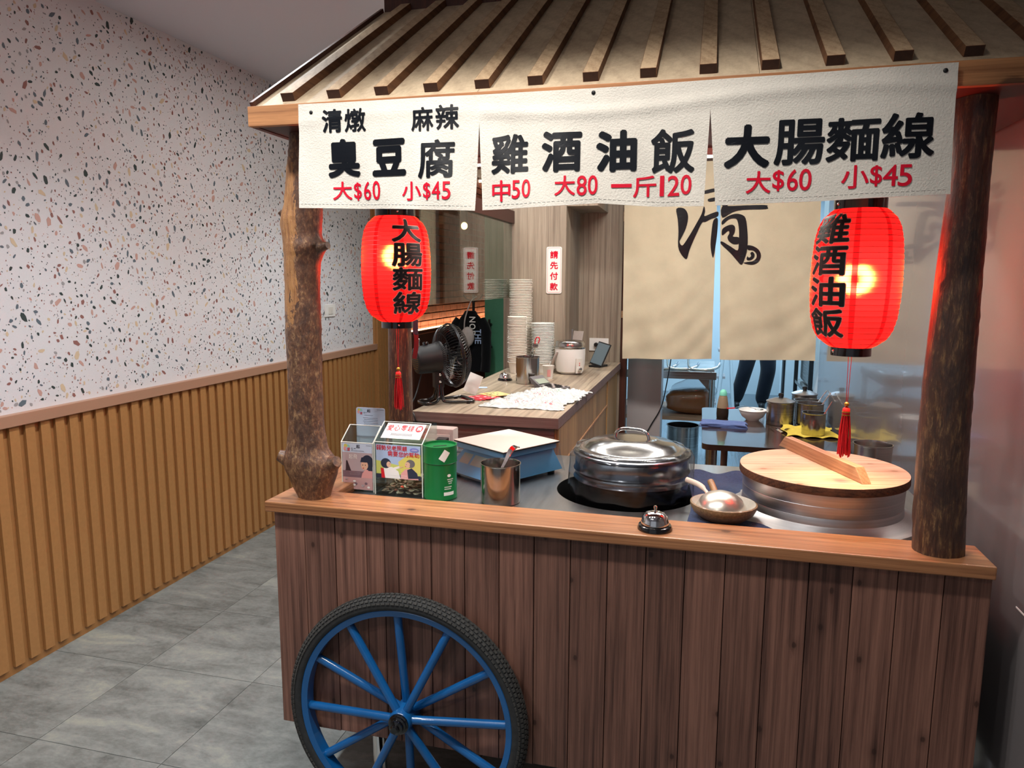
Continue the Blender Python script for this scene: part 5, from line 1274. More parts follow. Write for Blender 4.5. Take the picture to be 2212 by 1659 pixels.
# plastic carrier bags lying flat
M['bagfilm'] = plain('milky_plastic_bag', 'd6d9d6', .22, coat=.5, alpha=.72)
from mathutils import noise as mnoise
def flat_bag(label, x, y, sx_, sy_, rz, seed, z0, prints):
    t = thing('plastic_bag', label, 'plastic bag', (x, y, CZ + z0), rz, 'carrier bags on the cashier counter'); r = random.Random(seed); ph = [r.uniform(0, 6) for _ in range(8)]
    def h(u, v): return .002 + .026 * abs(mnoise.noise(Vector((u * 7 + ph[0], v * 5, ph[1])))) + .016 * abs(mnoise.noise(Vector((u * 17, v * 13 + ph[2], ph[3])))) + .006 * abs(mnoise.noise(Vector((u * 37, v * 31, ph[4]))))
    def f(u, v):
        e = .008 * math.sin(7 * v + ph[5]) + .005 * math.sin(23 * v + ph[7]); e2 = .007 * math.sin(6 * u + ph[6]) + .005 * math.sin(19 * u + ph[1])
        return ((u - .5) * sx_ + e * (2 * u - 1), (v - .5) * sy_ + e2 * (2 * v - 1), max(.0012, h(u, v) * (1 - .7 * max(abs(2 * u - 1), abs(2 * v - 1)) ** 4)))
    MB().sheet(f, 64, 52, .0008).build('bag_film', 'bagfilm', t, smooth=60)
    for (u0, v0, u1, v1, mt) in prints:
        q = MB(); n = 16
        for k in range(26):
            u = r.uniform(u0, u1); v = r.uniform(v0, v1); a = r.uniform(0, 3); du, dv = .02 * math.cos(a), .02 * math.sin(a)
            P4 = [f(u, v), f(u + du, v + dv), f(u + du + .01, v + dv - .012), f(u + .01, v - .012)]; q.add([(p_[0], p_[1], p_[2] + .0012) for p_ in P4], [(0, 1, 2, 3)])
        tag(q.build('bag_print', mt, t), None, None, None, 'stuff')
M['bagred'] = plain('bag_red_print', 'd8475c', .4); M['baggreen'] = plain('bag_green_print', '7cc49a', .4)
flat_bag('crumpled clear plastic carrier bag with red print at the counter front edge', -.735, 3.06, .36, .22, -.04, 3, 0, [(.2, .3, .5, .7, 'bagred'), (.75, .4, .85, .6, 'bagred')])
flat_bag('crumpled plastic carrier bag with a red emblem in the middle of the bag pile', -.69, 3.24, .34, .20, -.06, 5, .004, [(.35, .35, .65, .6, 'bagred')])
flat_bag('crumpled plastic carrier bag with green print next to the calculator', -.66, 3.41, .30, .18, -.1, 8, .003, [(.4, .3, .7, .6, 'baggreen')])
# cards and papers
for k in range(5):
    red = k < 3
    o = MB().box((-.055, -.04, 0), (.055, .04, .0022)).build('menu_card', 'redcard' if red else 'yellowcard', loc=(-1.0 + .022 * k - (0 if red else .01), 3.165 + .012 * k + (0 if red else .05), CZ + .0005 + .0024 * k), rot=(0, 0, -.35 - .09 * k))
    tag(o, ('lowest red card of the fanned stack beside the fan', 'middle red card of the fanned stack beside the fan', 'uppermost red card of the fanned stack beside the fan', 'yellow card lying over the red cards by the fan', 'topmost yellow card of the stack by the fan')[k], 'card', 'printed cards beside the fan')
    q = MB(); rr2 = random.Random(k)
    for z in range(9):
        a, c_ = rr2.uniform(-.045, .035), rr2.uniform(-.03, .025); q.box((a, c_, .0023), (a + rr2.uniform(.008, .02), c_ + rr2.uniform(.003, .01), .0025))
    tag(q.build('card_print', 'paper' if red else 'p_grey', o), None, None, None, 'stuff')
pw = at(1035, 812, 1, 3.3)
ps = thing('leaning_paper', 'white paper sheet leaning behind the desk fan', 'paper', (-1.065, 3.27, CZ), -.3)
q = MB().box((-.04, -.001, 0), (.04, .001, .095)); TM2 = Matrix.Rotation(-.35, 4, 'X') @ Matrix.Rotation(.25, 4, 'Y'); q.v = [tuple(TM2 @ Vector(v)) for v in q.v]
zmin = min(v[2] for v in q.v); q.v = [(v[0], v[1], v[2] - zmin) for v in q.v]; q.build('sheet', 'paper', ps)
tag(MB().box((-.03, -.02, 0), (.03, .02, .0015)).build('blue_card', M['p_sky'], loc=(-1.075, 3.50, CZ + .0005), rot=(0, 0, .3)), 'small blue card lying flat behind the desk fan', 'card')
# payment sign on the laminate wall
a0, a1 = at(1180, 634, 1, 4.348), at(1214, 533, 1, 4.348)
sg = thing('payment_sign', 'white plastic sign with red upright characters on the grey laminate wall', 'sign', ((a0[0] + a1[0]) / 2, 4.348, a0[2]))
w_, h_ = a1[0] - a0[0], a1[2] - a0[2]
MB().prism(list(reversed(rrect(-w_ / 2, 0, w_ / 2, h_, .010))), -.003, .0015, 1).build('sign_board', 'paper', sg)
bdr = rrect(-w_ / 2 + .007, .007, w_ / 2 - .007, h_ - .007, .006); MB().tube([(a, -.0033, c_) for a, c_ in bdr], .0007, 4, True).build('sign_border', 'redprint', sg)
its = column('請先付款', 0, h_ - .024, w_ * .52, h_ * .165, h_ * .062, .03)
lettering(its, lambda x, z: (x, -.0036, z)).build('characters', 'redink', sg)
# power outlet with plugs
a0, a1 = at(1273, 757, 1, 4.849), at(1315, 731, 1, 4.849)
ol = thing('wall_outlet', 'white double wall outlet with two black plugs above the counter corner', 'outlet', ((a0[0] + a1[0]) / 2, 4.849, a0[2]))
w_, h_ = a1[0] - a0[0], a1[2] - a0[2]
MB().box((-w_ / 2, -.008, 0), (w_ / 2, .0, h_)).build('faceplate', 'white', ol, bevel=.002)
for x in (-.018, .02): MB().lathe([(.014, .008), (.014, .026), (.009, .034)], 14, (x, 0, h_ * .5), mat=RX).build('plug', 'black', ol, smooth=40)
MB().tube(smoothpath([(.02, -.03, h_ * .5), (.03, -.06, h_ * .2), (.01, -.09, -.04), (-.03, -.12, -.08), (-.04, -.16, a0[2] * 0 - (a0[2] - CZ) + .004)], 5), .0028, 6).build('plug_cord', 'black', ol, smooth=60)
# papers propped against the wall behind the cooker
for i, (px, lab) in enumerate(((1218, 'grey paper card standing behind the rice cooker lid'), (1238, 'pale folded card leaning on the wall behind the rice cooker'))):
    c_ = at(px, 740, 1, 4.55); o = thing('propped_card', lab, 'card', (c_[0], 4.55, CZ), .2 - .5 * i)
    q = MB().box((-.035, -.001, 0), (.035, .001, .235 - .01 * i)); q.v = [(v[0] + v[2] * .1, v[1] + v[2] * .15, v[2]) for v in q.v]; q.build('card_sheet', M['bagwhite'] if i else 'p_grey', o)
# light switch on the wallpapered wall
a0, a1 = at(701, 685, 0, LW), at(722, 657, 0, LW)
sw = thing('light_switch', 'white double rocker light switch on the terrazzo wallpaper', 'light switch', (LW, (a0[1] + a1[1]) / 2, a0[2]))
w_, h_ = abs(a1[1] - a0[1]) / 2, a1[2] - a0[2]
MB().box((0, -w_, 0), (.009, w_, h_)).build('faceplate', 'white', sw, bevel=.002)
for s_ in (-1, 1): MB().box((.0092, -.030 if s_ < 0 else .001, .018), (.013, -.001 if s_ < 0 else .030, h_ - .018)).build('rocker', 'offwhite', sw, bevel=.001)
# hanging glass screen on the cashier counter's aisle side
gs = thing('glass_screen', 'clear glass screen hung under a dark red beam beside the cashier counter', 'glass screen', (-1.139, 3.6, 1.44))
MB().box((-.003, -.75, 0), (.003, .744, .445)).build('glass_pane', 'glass', gs)
MB().box((-.02, -.75, .446), (.02, .744, .52)).build('top_beam', 'mdarkred', gs)
for y in (-.6, .6): MB().tube([(0, y, .52), (0, y, CEIL - 1.44)], .008, 8).build('hanger_rod', 'blackmetal', gs)
# pendant bulb, jacket, bag in the dining corner
pb = at(1003, 488, 1, 7.0)
pd = thing('pendant_bulb', 'small glowing pendant bulb hanging in front of the brick wall', 'pendant lamp', (pb[0], 7.0, pb[2] - .04))
MB().sphere((0, 0, .04), (.032, .032, .036), 18, 12).build('bulb', 'bulb', pd, smooth=60)
MB().lathe([(.03, .08), (.036, .10), (.034, .19), (.012, .21)], 20).build('socket', 'black', pd, smooth=40)
MB().tube([(0, 0, .2), (0, 0, CEIL - pb[2] + .04)], .004, 6).build('cord', 'black', pd)
light('ledge_strip_lamp', 'AREA', (LW + .035, 7.4, 1.10), 7, (1, .72, .42), rot=(0, PI + .25, 0), shape='RECTANGLE', size=.03, size_y=2.6)
JX, JY = -1.93, 6.0
cs = thing('coat_stand', 'thin black coat stand behind the black jacket', 'coat stand', (JX, JY + .06, 0))
MB().tube([(0, 0, .02), (0, 0, 1.42)], .012, 10).build('pole', 'blackmetal', cs); MB().lathe([(.16, 0), (.16, .012), (.02, .025)], 24).build('base', 'blackmetal', cs, smooth=40)
for s_ in (-1, 1): MB().tube(smoothpath([(0, 0, 1.36), (.06 * s_, -.01, 1.38), (.09 * s_, -.02, 1.42)], 4), .006, 6).build('hook', 'blackmetal', cs)
jk = thing('black_jacket', 'black puffy jacket with white and blue lettering hanging by the green door', 'jacket', (JX, JY - .03, .76))
q = MB(); n1, n2 = 28, 18; vs = []
for j in range(n2 + 1):
    t = j / n2; z = t * .52; w_ = .135 * (1 if t < .75 else max(.25, 1 - (t - .75) * 2.6)) * (1 + .05 * math.sin(j * 2.1)); d_ = .065 * (1 if t < .8 else 1 - (t - .8) * 2.5)
    for k in range(n1):
        a = 2 * PI * k / n1; vs.append((w_ * math.copysign(abs(math.cos(a)) ** .7, math.cos(a)), d_ * math.sin(a) * (1 + .12 * math.sin(3 * a + j)), z))
q.add(vs, [(j * n1 + k, j * n1 + (k + 1) % n1, (j + 1) * n1 + (k + 1) % n1, (j + 1) * n1 + k) for j in range(n2) for k in range(n1)] + [tuple(range(n1 - 1, -1, -1)), tuple(n2 * n1 + k for k in range(n1))])
q.build('jacket_body', 'jacket', jk, smooth=60)
for s_ in (-1, 1): MB().tube(smoothpath([(.09 * s_, 0, .44), (.145 * s_, -.02, .33), (.15 * s_, -.03, .1), (.14 * s_, -.03, .0)], 5), [.05] * 6 + [.042] * 10, 12).build('sleeve', 'jacket', jk, smooth=60)
def vert(px, py, hh, text, cw_, mt):
    p = at(px, py, 1, JY - .105); its_ = row(text, 0, 0, cw_, hh, cw_ * .25, .02)
    lettering(its_, lambda u, v: (p[0] - jk.location.x + v, -.078, p[2] - jk.location.z - u)).build('lettering', mt, jk)
vert(1014, 684, .055, 'NOR', .048, 'paper'); vert(1026, 711, .055, 'THE', .036, 'p_sky')
wb = thing('cloth_bag', 'pale grey cloth bag hanging in front of the black jacket', 'bag', (at(1010, 720, 1, 5.86)[0], 5.86, .985))
MB().sphere((0, 0, .08), (.06, .035, .085), 18, 12).build('bag_body', 'bagwhite', wb, smooth=60)
MB().tube(smoothpath([(-.03, 0, .14), (-.02, .0, .24), (.02, .04, .38), (.05, .10, .42)], 5), .006, 6).build('bag_strap', 'bagwhite', wb, smooth=60)
# lanyard on the rear post
ly_ = at(893, 705, 1, 2.40); 
la = thing('lanyard', 'dark red and blue lanyard hanging on the rear log post', 'lanyard', (-.985, 2.385, 1.27))
q = MB(); strip(q, smoothpath([(-.012, .02, .14), (.010, .0, .10), (.012, 0, .05), (.004, .0, 0)], 5), .016, .003, (1, .2, 0)); q.build('strap', 'strapred', la)
MB().box((.0, -.004, .085), (.020, .002, .14)).build('clip_case', 'p_navy', la, bevel=.003)

# ================================================================== doorway curtain
NY = 4.73
nr = thing('doorway_curtain', 'split beige linen doorway curtain with a large black brush character', 'curtain', (.1, NY, 1.05))
NL = nr.location
def nwav(x, z):
    t = max(0, (2.2 - z) / 1.15)
    return NY + t * (.013 * math.sin(x * 13 + 1) + .007 * math.sin(x * 27 + z * 5)) + .004 * math.sin(z * 9 + x * 21) * t + .0045 * t * math.sin((x + z * .8) * 23) * math.sin(z * 7 - x * 3) + .004 * t * t * math.sin((x * .7 - z) * 37 + 2 * math.sin(x * 9))
for (tl_, tr2, bl_, br_) in (((1352, 200), (1557, 200), (1344, 775), (1537, 776)), ((1557, 200), (1783, 200), (1555, 777), (1760, 779))):
    P0, P1, P2, P3 = (at(*tl_, 1, NY), at(*tr2, 1, NY), at(*bl_, 1, NY), at(*br_, 1, NY))
    def f(u, v, P=(P0, P1, P2, P3)):
        a = P[0] * (1 - u) + P[1] * u; c_ = P[2] * (1 - u) + P[3] * u; q = a * (1 - v) + c_ * v
        return (q[0], nwav(q[0], q[2]), q[2])
    MB().sheet(f, 40, 60, .0018).build('curtain_panel', 'noren', nr, smooth=60, shift=NL)
zt_ = at(1557, 200, 1, NY)[2]
MB().tube([(-.515, NY, zt_ + .005), (RW, NY, zt_ + .005)], .014, 12).build('curtain_rod', 'darkwood', nr, smooth=40, shift=NL)
from mathutils.geometry import tessellate_polygon
def zpt(zx, zy): return at(1320 + zx * .2441, 420 + zy * .2441, 1, NY)
def stroke_poly(pts, name='brush_stroke'):
    w3 = [zpt(*p_) for p_ in smooth2(pts)]
    bm = bmesh.new(); vs_ = [bm.verts.new((p_[0], 0, p_[2])) for p_ in w3]
    for tri in tessellate_polygon([[Vector((p_[0], p_[2], 0)) for p_ in w3]]):
        try: bm.faces.new([vs_[i] for i in tri])
        except ValueError: pass
    for _ in range(3): bmesh.ops.subdivide_edges(bm, edges=[e for e in bm.edges if e.calc_length() > .04], cuts=1); bmesh.ops.triangulate(bm, faces=bm.faces[:])
    bm.verts.index_update(); mb = MB().add([(v.co.x, nwav(v.co.x, v.co.z) - .0045, v.co.z) for v in bm.verts], [tuple(v.index for v in f2.verts) for f2 in bm.faces]); bm.free()
    return mb.build(name, 'ink', nr, shift=NL)
def smooth2(pts): return [p_[:2] for p_ in smoothpath([(a, c_, 0) for a, c_ in pts], 3, True)]
stroke_poly([(578, 128), (640, 122), (674, 160), (681, 215), (662, 300), (622, 385), (606, 420), (626, 452), (650, 432), (705, 345), (762, 245), (800, 175), (822, 105), (832, 150), (826, 192), (880, 172), (945, 152), (945, 195), (890, 215), (835, 243), (805, 250), (760, 340), (715, 440), (690, 505), (668, 572), (625, 535), (594, 462), (597, 330), (590, 220)])
stroke_poly([(905, 232), (943, 212), (943, 300), (930, 420), (905, 556), (888, 515), (880, 440), (888, 340)])
stroke_poly([(980, 112), (1080, 102), (1355, 94), (1381, 110), (1370, 130), (1160, 138), (1070, 160), (985, 205)])
stroke_poly([(982, 235), (1030, 195), (1095, 172), (1150, 178), (1190, 212), (1206, 330), (1206, 470), (1180, 575), (1152, 622), (1110, 580), (1050, 512), (974, 440), (980, 415), (1060, 462), (1120, 495), (1130, 420), (1132, 320), (1118, 232), (1090, 212), (1040, 222), (985, 268)])
stroke_poly([(984, 308), (1030, 276), (1072, 268), (1096, 288), (1094, 335), (1078, 372), (1130, 380), (1133, 432), (1085, 440), (1045, 415), (1030, 378), (1046, 345), (1036, 322), (984, 362)])
arc = [(1205, 452), (1255, 458), (1305, 490), (1325, 540), (1308, 590), (1262, 620), (1210, 618), (1172, 605), (1215, 596), (1255, 590), (1284, 562), (1284, 525), (1255, 496), (1210, 490)]
stroke_poly(arc); stroke_poly([(1205, 548), (1220, 560), (1238, 545), (1232, 520), (1250, 508), (1268, 530), (1262, 562), (1232, 582), (1200, 578)])
stroke_poly([(600, -40), (660, -20), (690, 20), (650, 40), (610, 10)]); stroke_poly([(570, 30), (630, 45), (655, 85), (620, 100), (580, 75)]); stroke_poly([(820, -30), (960, -60), (1250, -75), (1250, -45), (960, -30), (830, -5)]); stroke_poly([(985, -150), (1030, -150), (1030, 100), (985, 110)]); stroke_poly([(860, 40), (940, 25), (940, 50), (870, 65)]); stroke_poly([(985, 20), (1220, 10), (1220, 40), (985, 52)])

# ================================================================== serving table behind the cart
TZ = .75
tbx0, tbx1, tby0, tby1 = .03, .712, 3.60, 4.68
tt = thing('serving_table', 'dark brown laminate table behind the cart carrying sauce pots and a bowl', 'table', ((tbx0 + tbx1) / 2, (tby0 + tby1) / 2, 0))
poly = rrect(tbx0, tby0, tbx1, tby1, .04)
MB().prism(poly, TZ - .028, TZ, 2).build('table_top', 'tabletop', tt, smooth=30, shift=tt.location)
for x in (.085, .66):
    for y in (3.70, 4.60): MB().lathe([(.022, 0), (.022, TZ - .028)], 20, (x, y, 0)).build('leg', 'steel', tt, smooth=40, shift=tt.location)
MB().tube([(.16, 4.2, 0), (.16, 4.2, TZ - .028)], .019, 12).build('brown_pipe_leg', 'copper', tt, smooth=40, shift=tt.location)
sb = thing('sauce_bottle', 'squeeze bottle half full of dark sauce with a mint green cap', 'bottle', (.145, 4.33, TZ))
MB().lathe([(.030, 0), (.033, .003), (.0345, .03), (.0335, .062)], 28, cap1=False).build('sauce_level', 'sauce', sb, smooth=50)
MB().lathe([(.0335, .0622), (.030, .09), (.024, .125), (.020, .135)], 28, cap0=False).build('bottle_body', 'squeeze', sb, smooth=50)
MB().lathe([(.0215, .1352), (.0215, .147), (.018, .160), (.010, .169), (.001, .171)], 24).build('cap', 'mint', sb, smooth=50)
sbw = thing('soup_bowl', 'white melamine soup bowl on the brown table with a red-handled spoon', 'bowl', (.312, 4.32, TZ))
MB().lathe([(.036, 0), (.038, .006), (.060, .022), (.074, .048), (.0765, .058), (.079, .060), (.077, .0625), (.072, .058), (.056, .028), (.03, .012), (.001, .011)], 40, cap1=False).build('bowl_body', 'white', sbw, smooth=50)
rs_ = thing('red_handled_spoon', 'steel spoon with a red handle resting across the white soup bowl', 'spoon', (.312, 4.32, TZ + .056))
q = MB(); strip(q, smoothpath([(-.145, -.02, .008), (-.10, -.012, .012)], 4), .011, .006, (0, 1, 0)); q.build('handle', 'redprint', rs_)
q = MB(); strip(q, smoothpath([(-.10, -.012, .012), (-.05, 0, .024), (.0, .005, .012), (.03, .008, .004)], 5), .008, .002, (0, 1, 0)); q.build('shank', 'steel', rs_)
MB().sphere((.035, .01, .006), (.026, .018, .006), 16, 8).build('spoon_bowl', 'steel', rs_, smooth=60)
def folded(name, label, cat, x, y, z, sx_, sy_, th, n, mat, rz):
    t = thing(name, label, cat, (x, y, z), rz)
    for k in range(n):
        def f(u, v, k=k): return ((u - .5) * sx_ * (1 - .03 * k) + .004 * math.sin(9 * v + k), (v - .5) * sy_ * (1 - .03 * k) + .004 * math.sin(7 * u + 2 * k), th * (k + .5) + .0022 * math.sin(11 * u + k) * math.sin(8 * v + 2 * k) * (k > 0))
        MB().sheet(f, 18, 12, th * .9).build('fold', mat, t, smooth=60)
    return t
folded('folded_cloth', 'folded blue cloth at the corner of the brown table', 'cloth', .145, 4.10, TZ, .25, .14, .0065, 3, 'bluecloth', -.05)
def sauce_pot(label, x, y, R, H, lid_):
    t = thing('sauce_pot', label, 'pot', (x, y, TZ + (.006 if not lid_ and y < 4.25 else 0)), 0, 'steel sauce pots on the serving table')
    MB().lathe([(R * .96, 0), (R, .003), (R, H - .006), (R * 1.045, H - .003), (R * 1.045, H), (R * .98, H), (R * .97, H - .006), (R * .97, .004), (.001, .004)], 40, cap1=False).build('pot_body', 'steel', t, smooth=40)
    if lid_:
        l2 = MB().lathe([(R * 1.06, H + .0005), (R * 1.06, H + .004), (R * .95, H + .008), (R * .5, H + .020), (.001, H + .023)], 40).build('pot_lid', 'alu', t, smooth=50)
        MB().lathe([(.012, H + .023), (.011, H + .028), (.015, H + .033), (.014, H + .045), (.008, H + .048)], 18).build('lid_knob', 'black', l2, smooth=40)
    else:
        MB().tube([(R * .3, .0, H * .4), (R * 1.25, .02, H + .03), (R * 1.5, .025, H + .055)], .0025, 6).build('ladle_stem', 'steel', t, smooth=50)
sauce_pot('lidded steel pot in the middle of the brown table, black knob', .452, 4.235, .073, .128, True)
sauce_pot('lidded steel pot furthest back against the glossy wall', .618, 4.56, .070, .128, True)
sauce_pot('open steel pot just in front of the lidded pot by the wall', .612, 4.39, .070, .120, False)
sauce_pot('open steel pot in the middle of the row along the glossy wall', .604, 4.215, .070, .126, False)
sauce_pot('smallest open steel pot standing on the yellow cloth', .590, 3.965, .0575, .116, False)
yc2 = thing('yellow_cloth', 'crumpled yellow cloth under the small steel pot', 'cloth', (.575, 4.02, TZ))
def yf(u, v): 
    ed = max(abs(2 * u - 1), abs(2 * v - 1)); return ((u - .5) * .25 + .012 * math.sin(8 * v), (v - .5) * .28 + .010 * math.sin(9 * u), .003 + (.010 * abs(math.sin(9 * u + 4 * v)) * ed ** 5))
MB().sheet(yf, 26, 26, .0025).build('cloth_sheet', 'yellowcloth', yc2, smooth=60)
if False: q = MB(); q.tube(smoothpath([(-.125, .20, .02), (-.12, .15, .028), (-.115, .10, .022), (-.10, .06, .016), (-.06, .02, .010)], 5), [.007 + .004 * math.sin(i * 1.3) for i in range(21)], 12); pass
tgs = thing('small_tongs', 'small open steel tongs lying in front of the lidded pot', 'tongs', (.44, 4.03, TZ))
for s_ in (-1, 1):
    q = MB(); strip(q, [(0, -.05, .004), (.03 * s_, .02, .012), (.045 * s_, .07, .006)], .012, .002, (1, 0, .3)); q.build('tong_arm', 'chrome', tgs)

# ================================================================== kitchen beyond the curtain
kt = thing('steel_prep_table', 'stainless steel kitchen prep table with a wooden lower shelf', 'table', (-.36, 6.1, 0))
K_ = kt.location
MB().box((-.88, 5.70, .79), (.135, 6.5, .85)).build('table_top', 'steel', kt, bevel=.003, shift=K_)
for (x, y) in ((.105, 5.735), (-.85, 5.735), (.105, 6.46), (-.85, 6.46)):
    MB().tube([(x, y, 0), (x, y, .79)], .022, 12).build('leg', 'steel', kt, smooth=40, shift=K_)
MB().prism([(.083, .79), (.083, .70), (.0, .79)], 5.72, 5.725, 1).build('leg_gusset', 'steel', kt, shift=K_)
MB().box((-.87, 5.74, .455), (.08, 6.44, .485)).build('lower_shelf', 'lidhandle', kt, shift=K_)
tr2 = thing('dish_rack', 'bent chrome wire dish rack on the steel prep table', 'rack', (-.14, 5.95, .85))
for dx in (-.16, .0, .16): MB().tube(smoothpath([(dx - .1, -.16, .16), (dx - .1, -.18, .05), (dx - .06, -.19, .012), (dx + .06, -.19, .012), (dx + .12, -.17, .03), (dx + .14, -.1, .05)], 5), .011, 8).build('wire_loop', 'chrome', tr2, smooth=60)
MB().box((-.26, -.17, 0), (.26, .2, .012)).build('drip_tray', 'steel', tr2)
bg = thing('brown_goods_bag', 'large clear bag of brown dried goods on the wooden kitchen shelf', 'bag', (-.06, 5.95, .486))
q = MB(); q.sphere((0, 0, .10), (1, 1, 1), 28, 16); q.v = [(.19 * math.copysign(abs(x) ** .55, x) * (1 + .04 * math.sin(9 * z + 4 * y)), .15 * math.copysign(abs(y) ** .6, y), .10 + .10 * math.copysign(abs(z - .1) ** .6, z - .1) * (1 + .1 * math.sin(3 * x))) for x, y, z in q.v]; q.v = [(x, y, max(0, z)) for x, y, z in q.v]; q.build('bag_contents', 'brownbag', bg, smooth=60)
q = MB(); q.sphere((.03, 0, .19), (.17, .12, .10), 24, 14); q.v = [(x + .012 * math.sin(31 * z + 9 * x), y, z + .012 * math.sin(23 * x + 17 * y)) for x, y, z in q.v]; q.build('bag_film', 'film', bg, smooth=60)
for k in range(5):
    o = MB().lathe([(.04, 0), (.06, .03), (.062, .034), (.058, .034), (.038, .005)], 24, cap1=False).build('kitchen_bowl', 'white', smooth=40, loc=(-.325, 5.86, .4855 + k * .026))
    tag(o, ('lowest', 'second lowest', 'middle', 'second highest', 'topmost')[k] + ' white bowl of the small stack on the kitchen shelf', 'bowl', 'bowls stacked on the kitchen shelf')
bkt = thing('steel_bucket', 'tall dull steel stock pot on the kitchen floor under the wooden shelf', 'pot', (-.105, 5.95, .001))
MB().lathe([(.12, 0), (.125, .004), (.126, .37), (.132, .374), (.132, .38), (.122, .38), (.12, .006), (.001, .006)], 40, cap1=False).build('pot_body', 'steel', bkt, smooth=40)
kc = MB().tube(smoothpath([at(1450, 772, 1, 5.015), at(1440, 830, 1, 5.012), at(1428, 880, 1, 5.012), at(1405, 920, 1, 5.012), at(1385, 960, 1, 5.01), at(1380, 1005, 1, 5.01)], 6), .004, 6).build('power_cable', 'black', smooth=60)
tag(kc, 'thin black power cord hanging down the grey door jamb', 'cord')
# step ladder
sl = thing('step_ladder', 'pale blue-grey step ladder standing in the kitchen', 'ladder', (at(1560, 800, 1, 7.9)[0], 7.9, .001))
for s_ in (-1, 1):
    MB().tube([(-.05 + .0, .16 * s_, 0), (.03, .10 * s_, 1.25)], .018, 8).build('rail', 'kwall', sl); MB().tube([(.14, .16 * s_, 0), (.04, .10 * s_, 1.25)], .014, 8).build('rear_rail', 'kwall', sl)
for k in range(4): MB().box((-.09 + .02 * k, -.13, .25 + .28 * k), (.01 + .02 * k, .13, .275 + .28 * k)).build('step', 'jamb', sl)
# fridge and black rack on the right
fg = thing('white_fridge', 'white upright kitchen cabinet with dark door edges', 'fridge', (1.22, 8.3, .001))
MB().box((-.33, -.3, 0), (.33, .3, 1.75)).build('body', 'kwall', fg, bevel=.01)
MB().box((-.345, -.33, .05), (.345, -.301, 1.72)).build('door', 'kwall', fg, bevel=.01); MB().box((-.34, -.335, .9), (-.30, -.3305, 1.5)).build('handle', 'black', fg)
MB().box((-.362, -.335, 0), (-.346, -.2, 1.75)).build('edge_gasket', 'black', fg)
rk = thing('black_rack', 'black metal kitchen rack with steel shelves beside the doorway', 'rack', (1.0, 6.6, .001))
for (x, y) in ((-.13, -.45), (.42, -.45), (-.13, .45), (.42, .45)): MB().box((x - .016, y - .016, 0), (x + .016, y + .016, 1.7)).build('post', 'black', rk)
for z in (.12, .62, 1.1, 1.6): MB().box((-.14, -.46, z), (.43, .46, z + .03)).build('shelf', 'steel', rk)
MB().box((-.1, -.4, .66), (.38, .4, 1.0)).build('steel_bin', 'steel', rk, bevel=.02)
MB().box((-.1, -.4, .16), (.38, .35, .55)).build('steel_bin', 'jamb', rk, bevel=.02)
st5 = thing('kitchen_stool', 'thin black-legged stool against the far kitchen wall', 'stool', (at(1678, 800, 1, 9.6)[0], 9.6, .001))
for (x, y) in ((-.12, -.12), (.12, -.12), (-.12, .12), (.12, .12)): MB().tube([(x * 1.2, y * 1.2, 0), (x, y, .62)], .012, 8).build('leg', 'black', st5)
MB().lathe([(.17, .62), (.17, .65), (.16, .66)], 24).build('seat', 'black', st5, smooth=40)
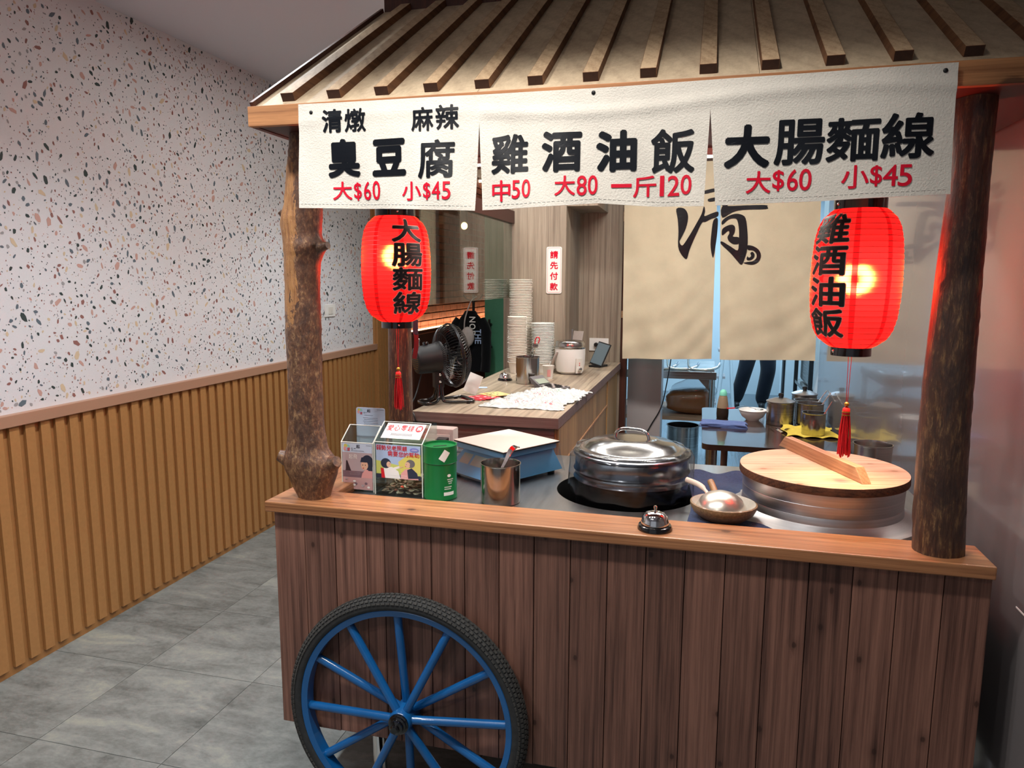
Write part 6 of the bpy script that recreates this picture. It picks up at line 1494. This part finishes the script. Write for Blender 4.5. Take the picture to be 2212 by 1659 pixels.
# person behind the curtain
def person(x, y):
    J = {'pel': (0, 0, .93, .145, .11), 'sp': (.01, 0, 1.12, .135, .10), 'ch': (.02, 0, 1.33, .165, .115), 'nk': (.02, 0, 1.47, .055, .055), 'hd0': (.02, -.01, 1.55, .07, .08), 'hd': (.02, -.01, 1.63, .078, .095), 'hd2': (.02, -.01, 1.70, .06, .07)}
    E = [('pel', 'sp'), ('sp', 'ch'), ('ch', 'nk'), ('nk', 'hd0'), ('hd0', 'hd'), ('hd', 'hd2')]
    for s_, nm in ((-1, 'l'), (1, 'r')):
        ax = -.24 if s_ < 0 else .06
        J['hip' + nm] = (.10 * s_, 0, .87, .115, .12); J['th' + nm] = ((.09 * s_ * .55 + (-.13 if s_ < 0 else .105) * .45), -.02, .69, .108, .11); J['kn' + nm] = (-.15 if s_ < 0 else .115, -.05, .48, .092, .095); J['sh' + nm] = ((-.15 if s_ < 0 else .115) * .5 + ax * .5, -.01, .28, .085, .09); J['an' + nm] = (ax, .03, .10, .078, .085); J['he' + nm] = (ax, .03, .045, .042, .045); J['to' + nm] = (ax - .01 * s_, -.13, .04, .04, .032)
        E += [('pel', 'hip' + nm), ('hip' + nm, 'th' + nm), ('th' + nm, 'kn' + nm), ('kn' + nm, 'sh' + nm), ('sh' + nm, 'an' + nm), ('an' + nm, 'he' + nm), ('he' + nm, 'to' + nm)]
        J['so' + nm] = (.19 * s_ + .02, 0, 1.40, .06, .06); J['el' + nm] = (.25 * s_ + .02, .02, 1.13, .045, .045); J['wr' + nm] = (.24 * s_ + .02, -.08, .90, .03, .03); J['pm' + nm] = (.24 * s_ + .02, -.10, .83, .036, .018)
        E += [('ch', 'so' + nm), ('so' + nm, 'el' + nm), ('el' + nm, 'wr' + nm), ('wr' + nm, 'pm' + nm)]
        for k in range(4):
            L4 = (.068, .08, .076, .06)[k]; fx = .24 * s_ + .02; fy = -.125 + .018 * k
            J['f%d%s' % (k, nm)] = (fx, fy, .79, .009, .009); J['g%d%s' % (k, nm)] = (fx - .012 * s_, fy - .004, .79 - L4 * .55, .0085, .0085); J['h%d%s' % (k, nm)] = (fx - .028 * s_, fy - .004, .79 - L4, .0075, .0075)
            E += [('pm' + nm, 'f%d%s' % (k, nm)), ('f%d%s' % (k, nm), 'g%d%s' % (k, nm)), ('g%d%s' % (k, nm), 'h%d%s' % (k, nm))]
        J['t0' + nm] = (.22 * s_ + .02, -.135, .85, .010, .010); J['t1' + nm] = (.205 * s_ + .02, -.155, .81, .009, .009); E += [('pm' + nm, 't0' + nm), ('t0' + nm, 't1' + nm)]
    names = list(J); me = bpy.data.meshes.new('body'); me.from_pydata([J[n_][:3] for n_ in names], [(names.index(a), names.index(b_)) for a, b_ in E], [])
    o = bpy.data.objects.new('body', me); col.objects.link(o); o.modifiers.new('s', 'SKIN'); o.modifiers['s'].use_smooth_shade = True
    for i, n_ in enumerate(names): me.skin_vertices[0].data[i].radius = J[n_][3:5]; me.skin_vertices[0].data[i].use_root = (n_ == 'pel')
    sd = o.modifiers.new('d', 'SUBSURF'); sd.levels = 2; sd.render_levels = 2
    dg = bpy.context.evaluated_depsgraph_get(); dg.update(); m2 = bpy.data.meshes.new_from_object(o.evaluated_get(dg)); bpy.data.objects.remove(o)
    m2.materials.clear()
    for n_ in ('trouser', 'shirt', 'skin', 'black'): m2.materials.append(M[n_])
    zmin = min(v.co.z for v in m2.vertices)
    for v in m2.vertices: v.co.z -= zmin
    for p_ in m2.polygons:
        c_ = p_.center; p_.material_index = 3 if c_.z < .075 else (2 if (abs(c_.x - .02) > .17 and .6 < c_.z < 1.02) or c_.z > 1.46 else (0 if c_.z < .95 else 1))
    m2.shade_smooth()
    t = thing('person', 'person in dark trousers walking in the kitchen, upper body hidden by the curtain', 'person', (x, y, .002), 0)
    bo = bpy.data.objects.new('body', m2); col.objects.link(bo); bo.parent = t
    MB().sphere((.02, .012, 1.68 - zmin), (.088, .098, .085), 18, 12).build('hair', 'hair', t, smooth=60)
    for s_ in (-1, 1):
        MB().sphere((.02 + .03 * s_, -.098, 1.635 - zmin), .010, 10, 8).build('eye', 'hair', t); MB().sphere((.02 + .082 * s_, .0, 1.62 - zmin), (.012, .02, .03), 10, 8).build('ear', 'skin', t, smooth=60)
    MB().sphere((.02, -.108, 1.605 - zmin), (.012, .018, .02), 10, 8).build('nose', 'skin', t, smooth=60); MB().sphere((.02, -.095, 1.565 - zmin), (.022, .008, .006), 10, 6).build('mouth', 'redcard', t)
person(.70, 9.2)
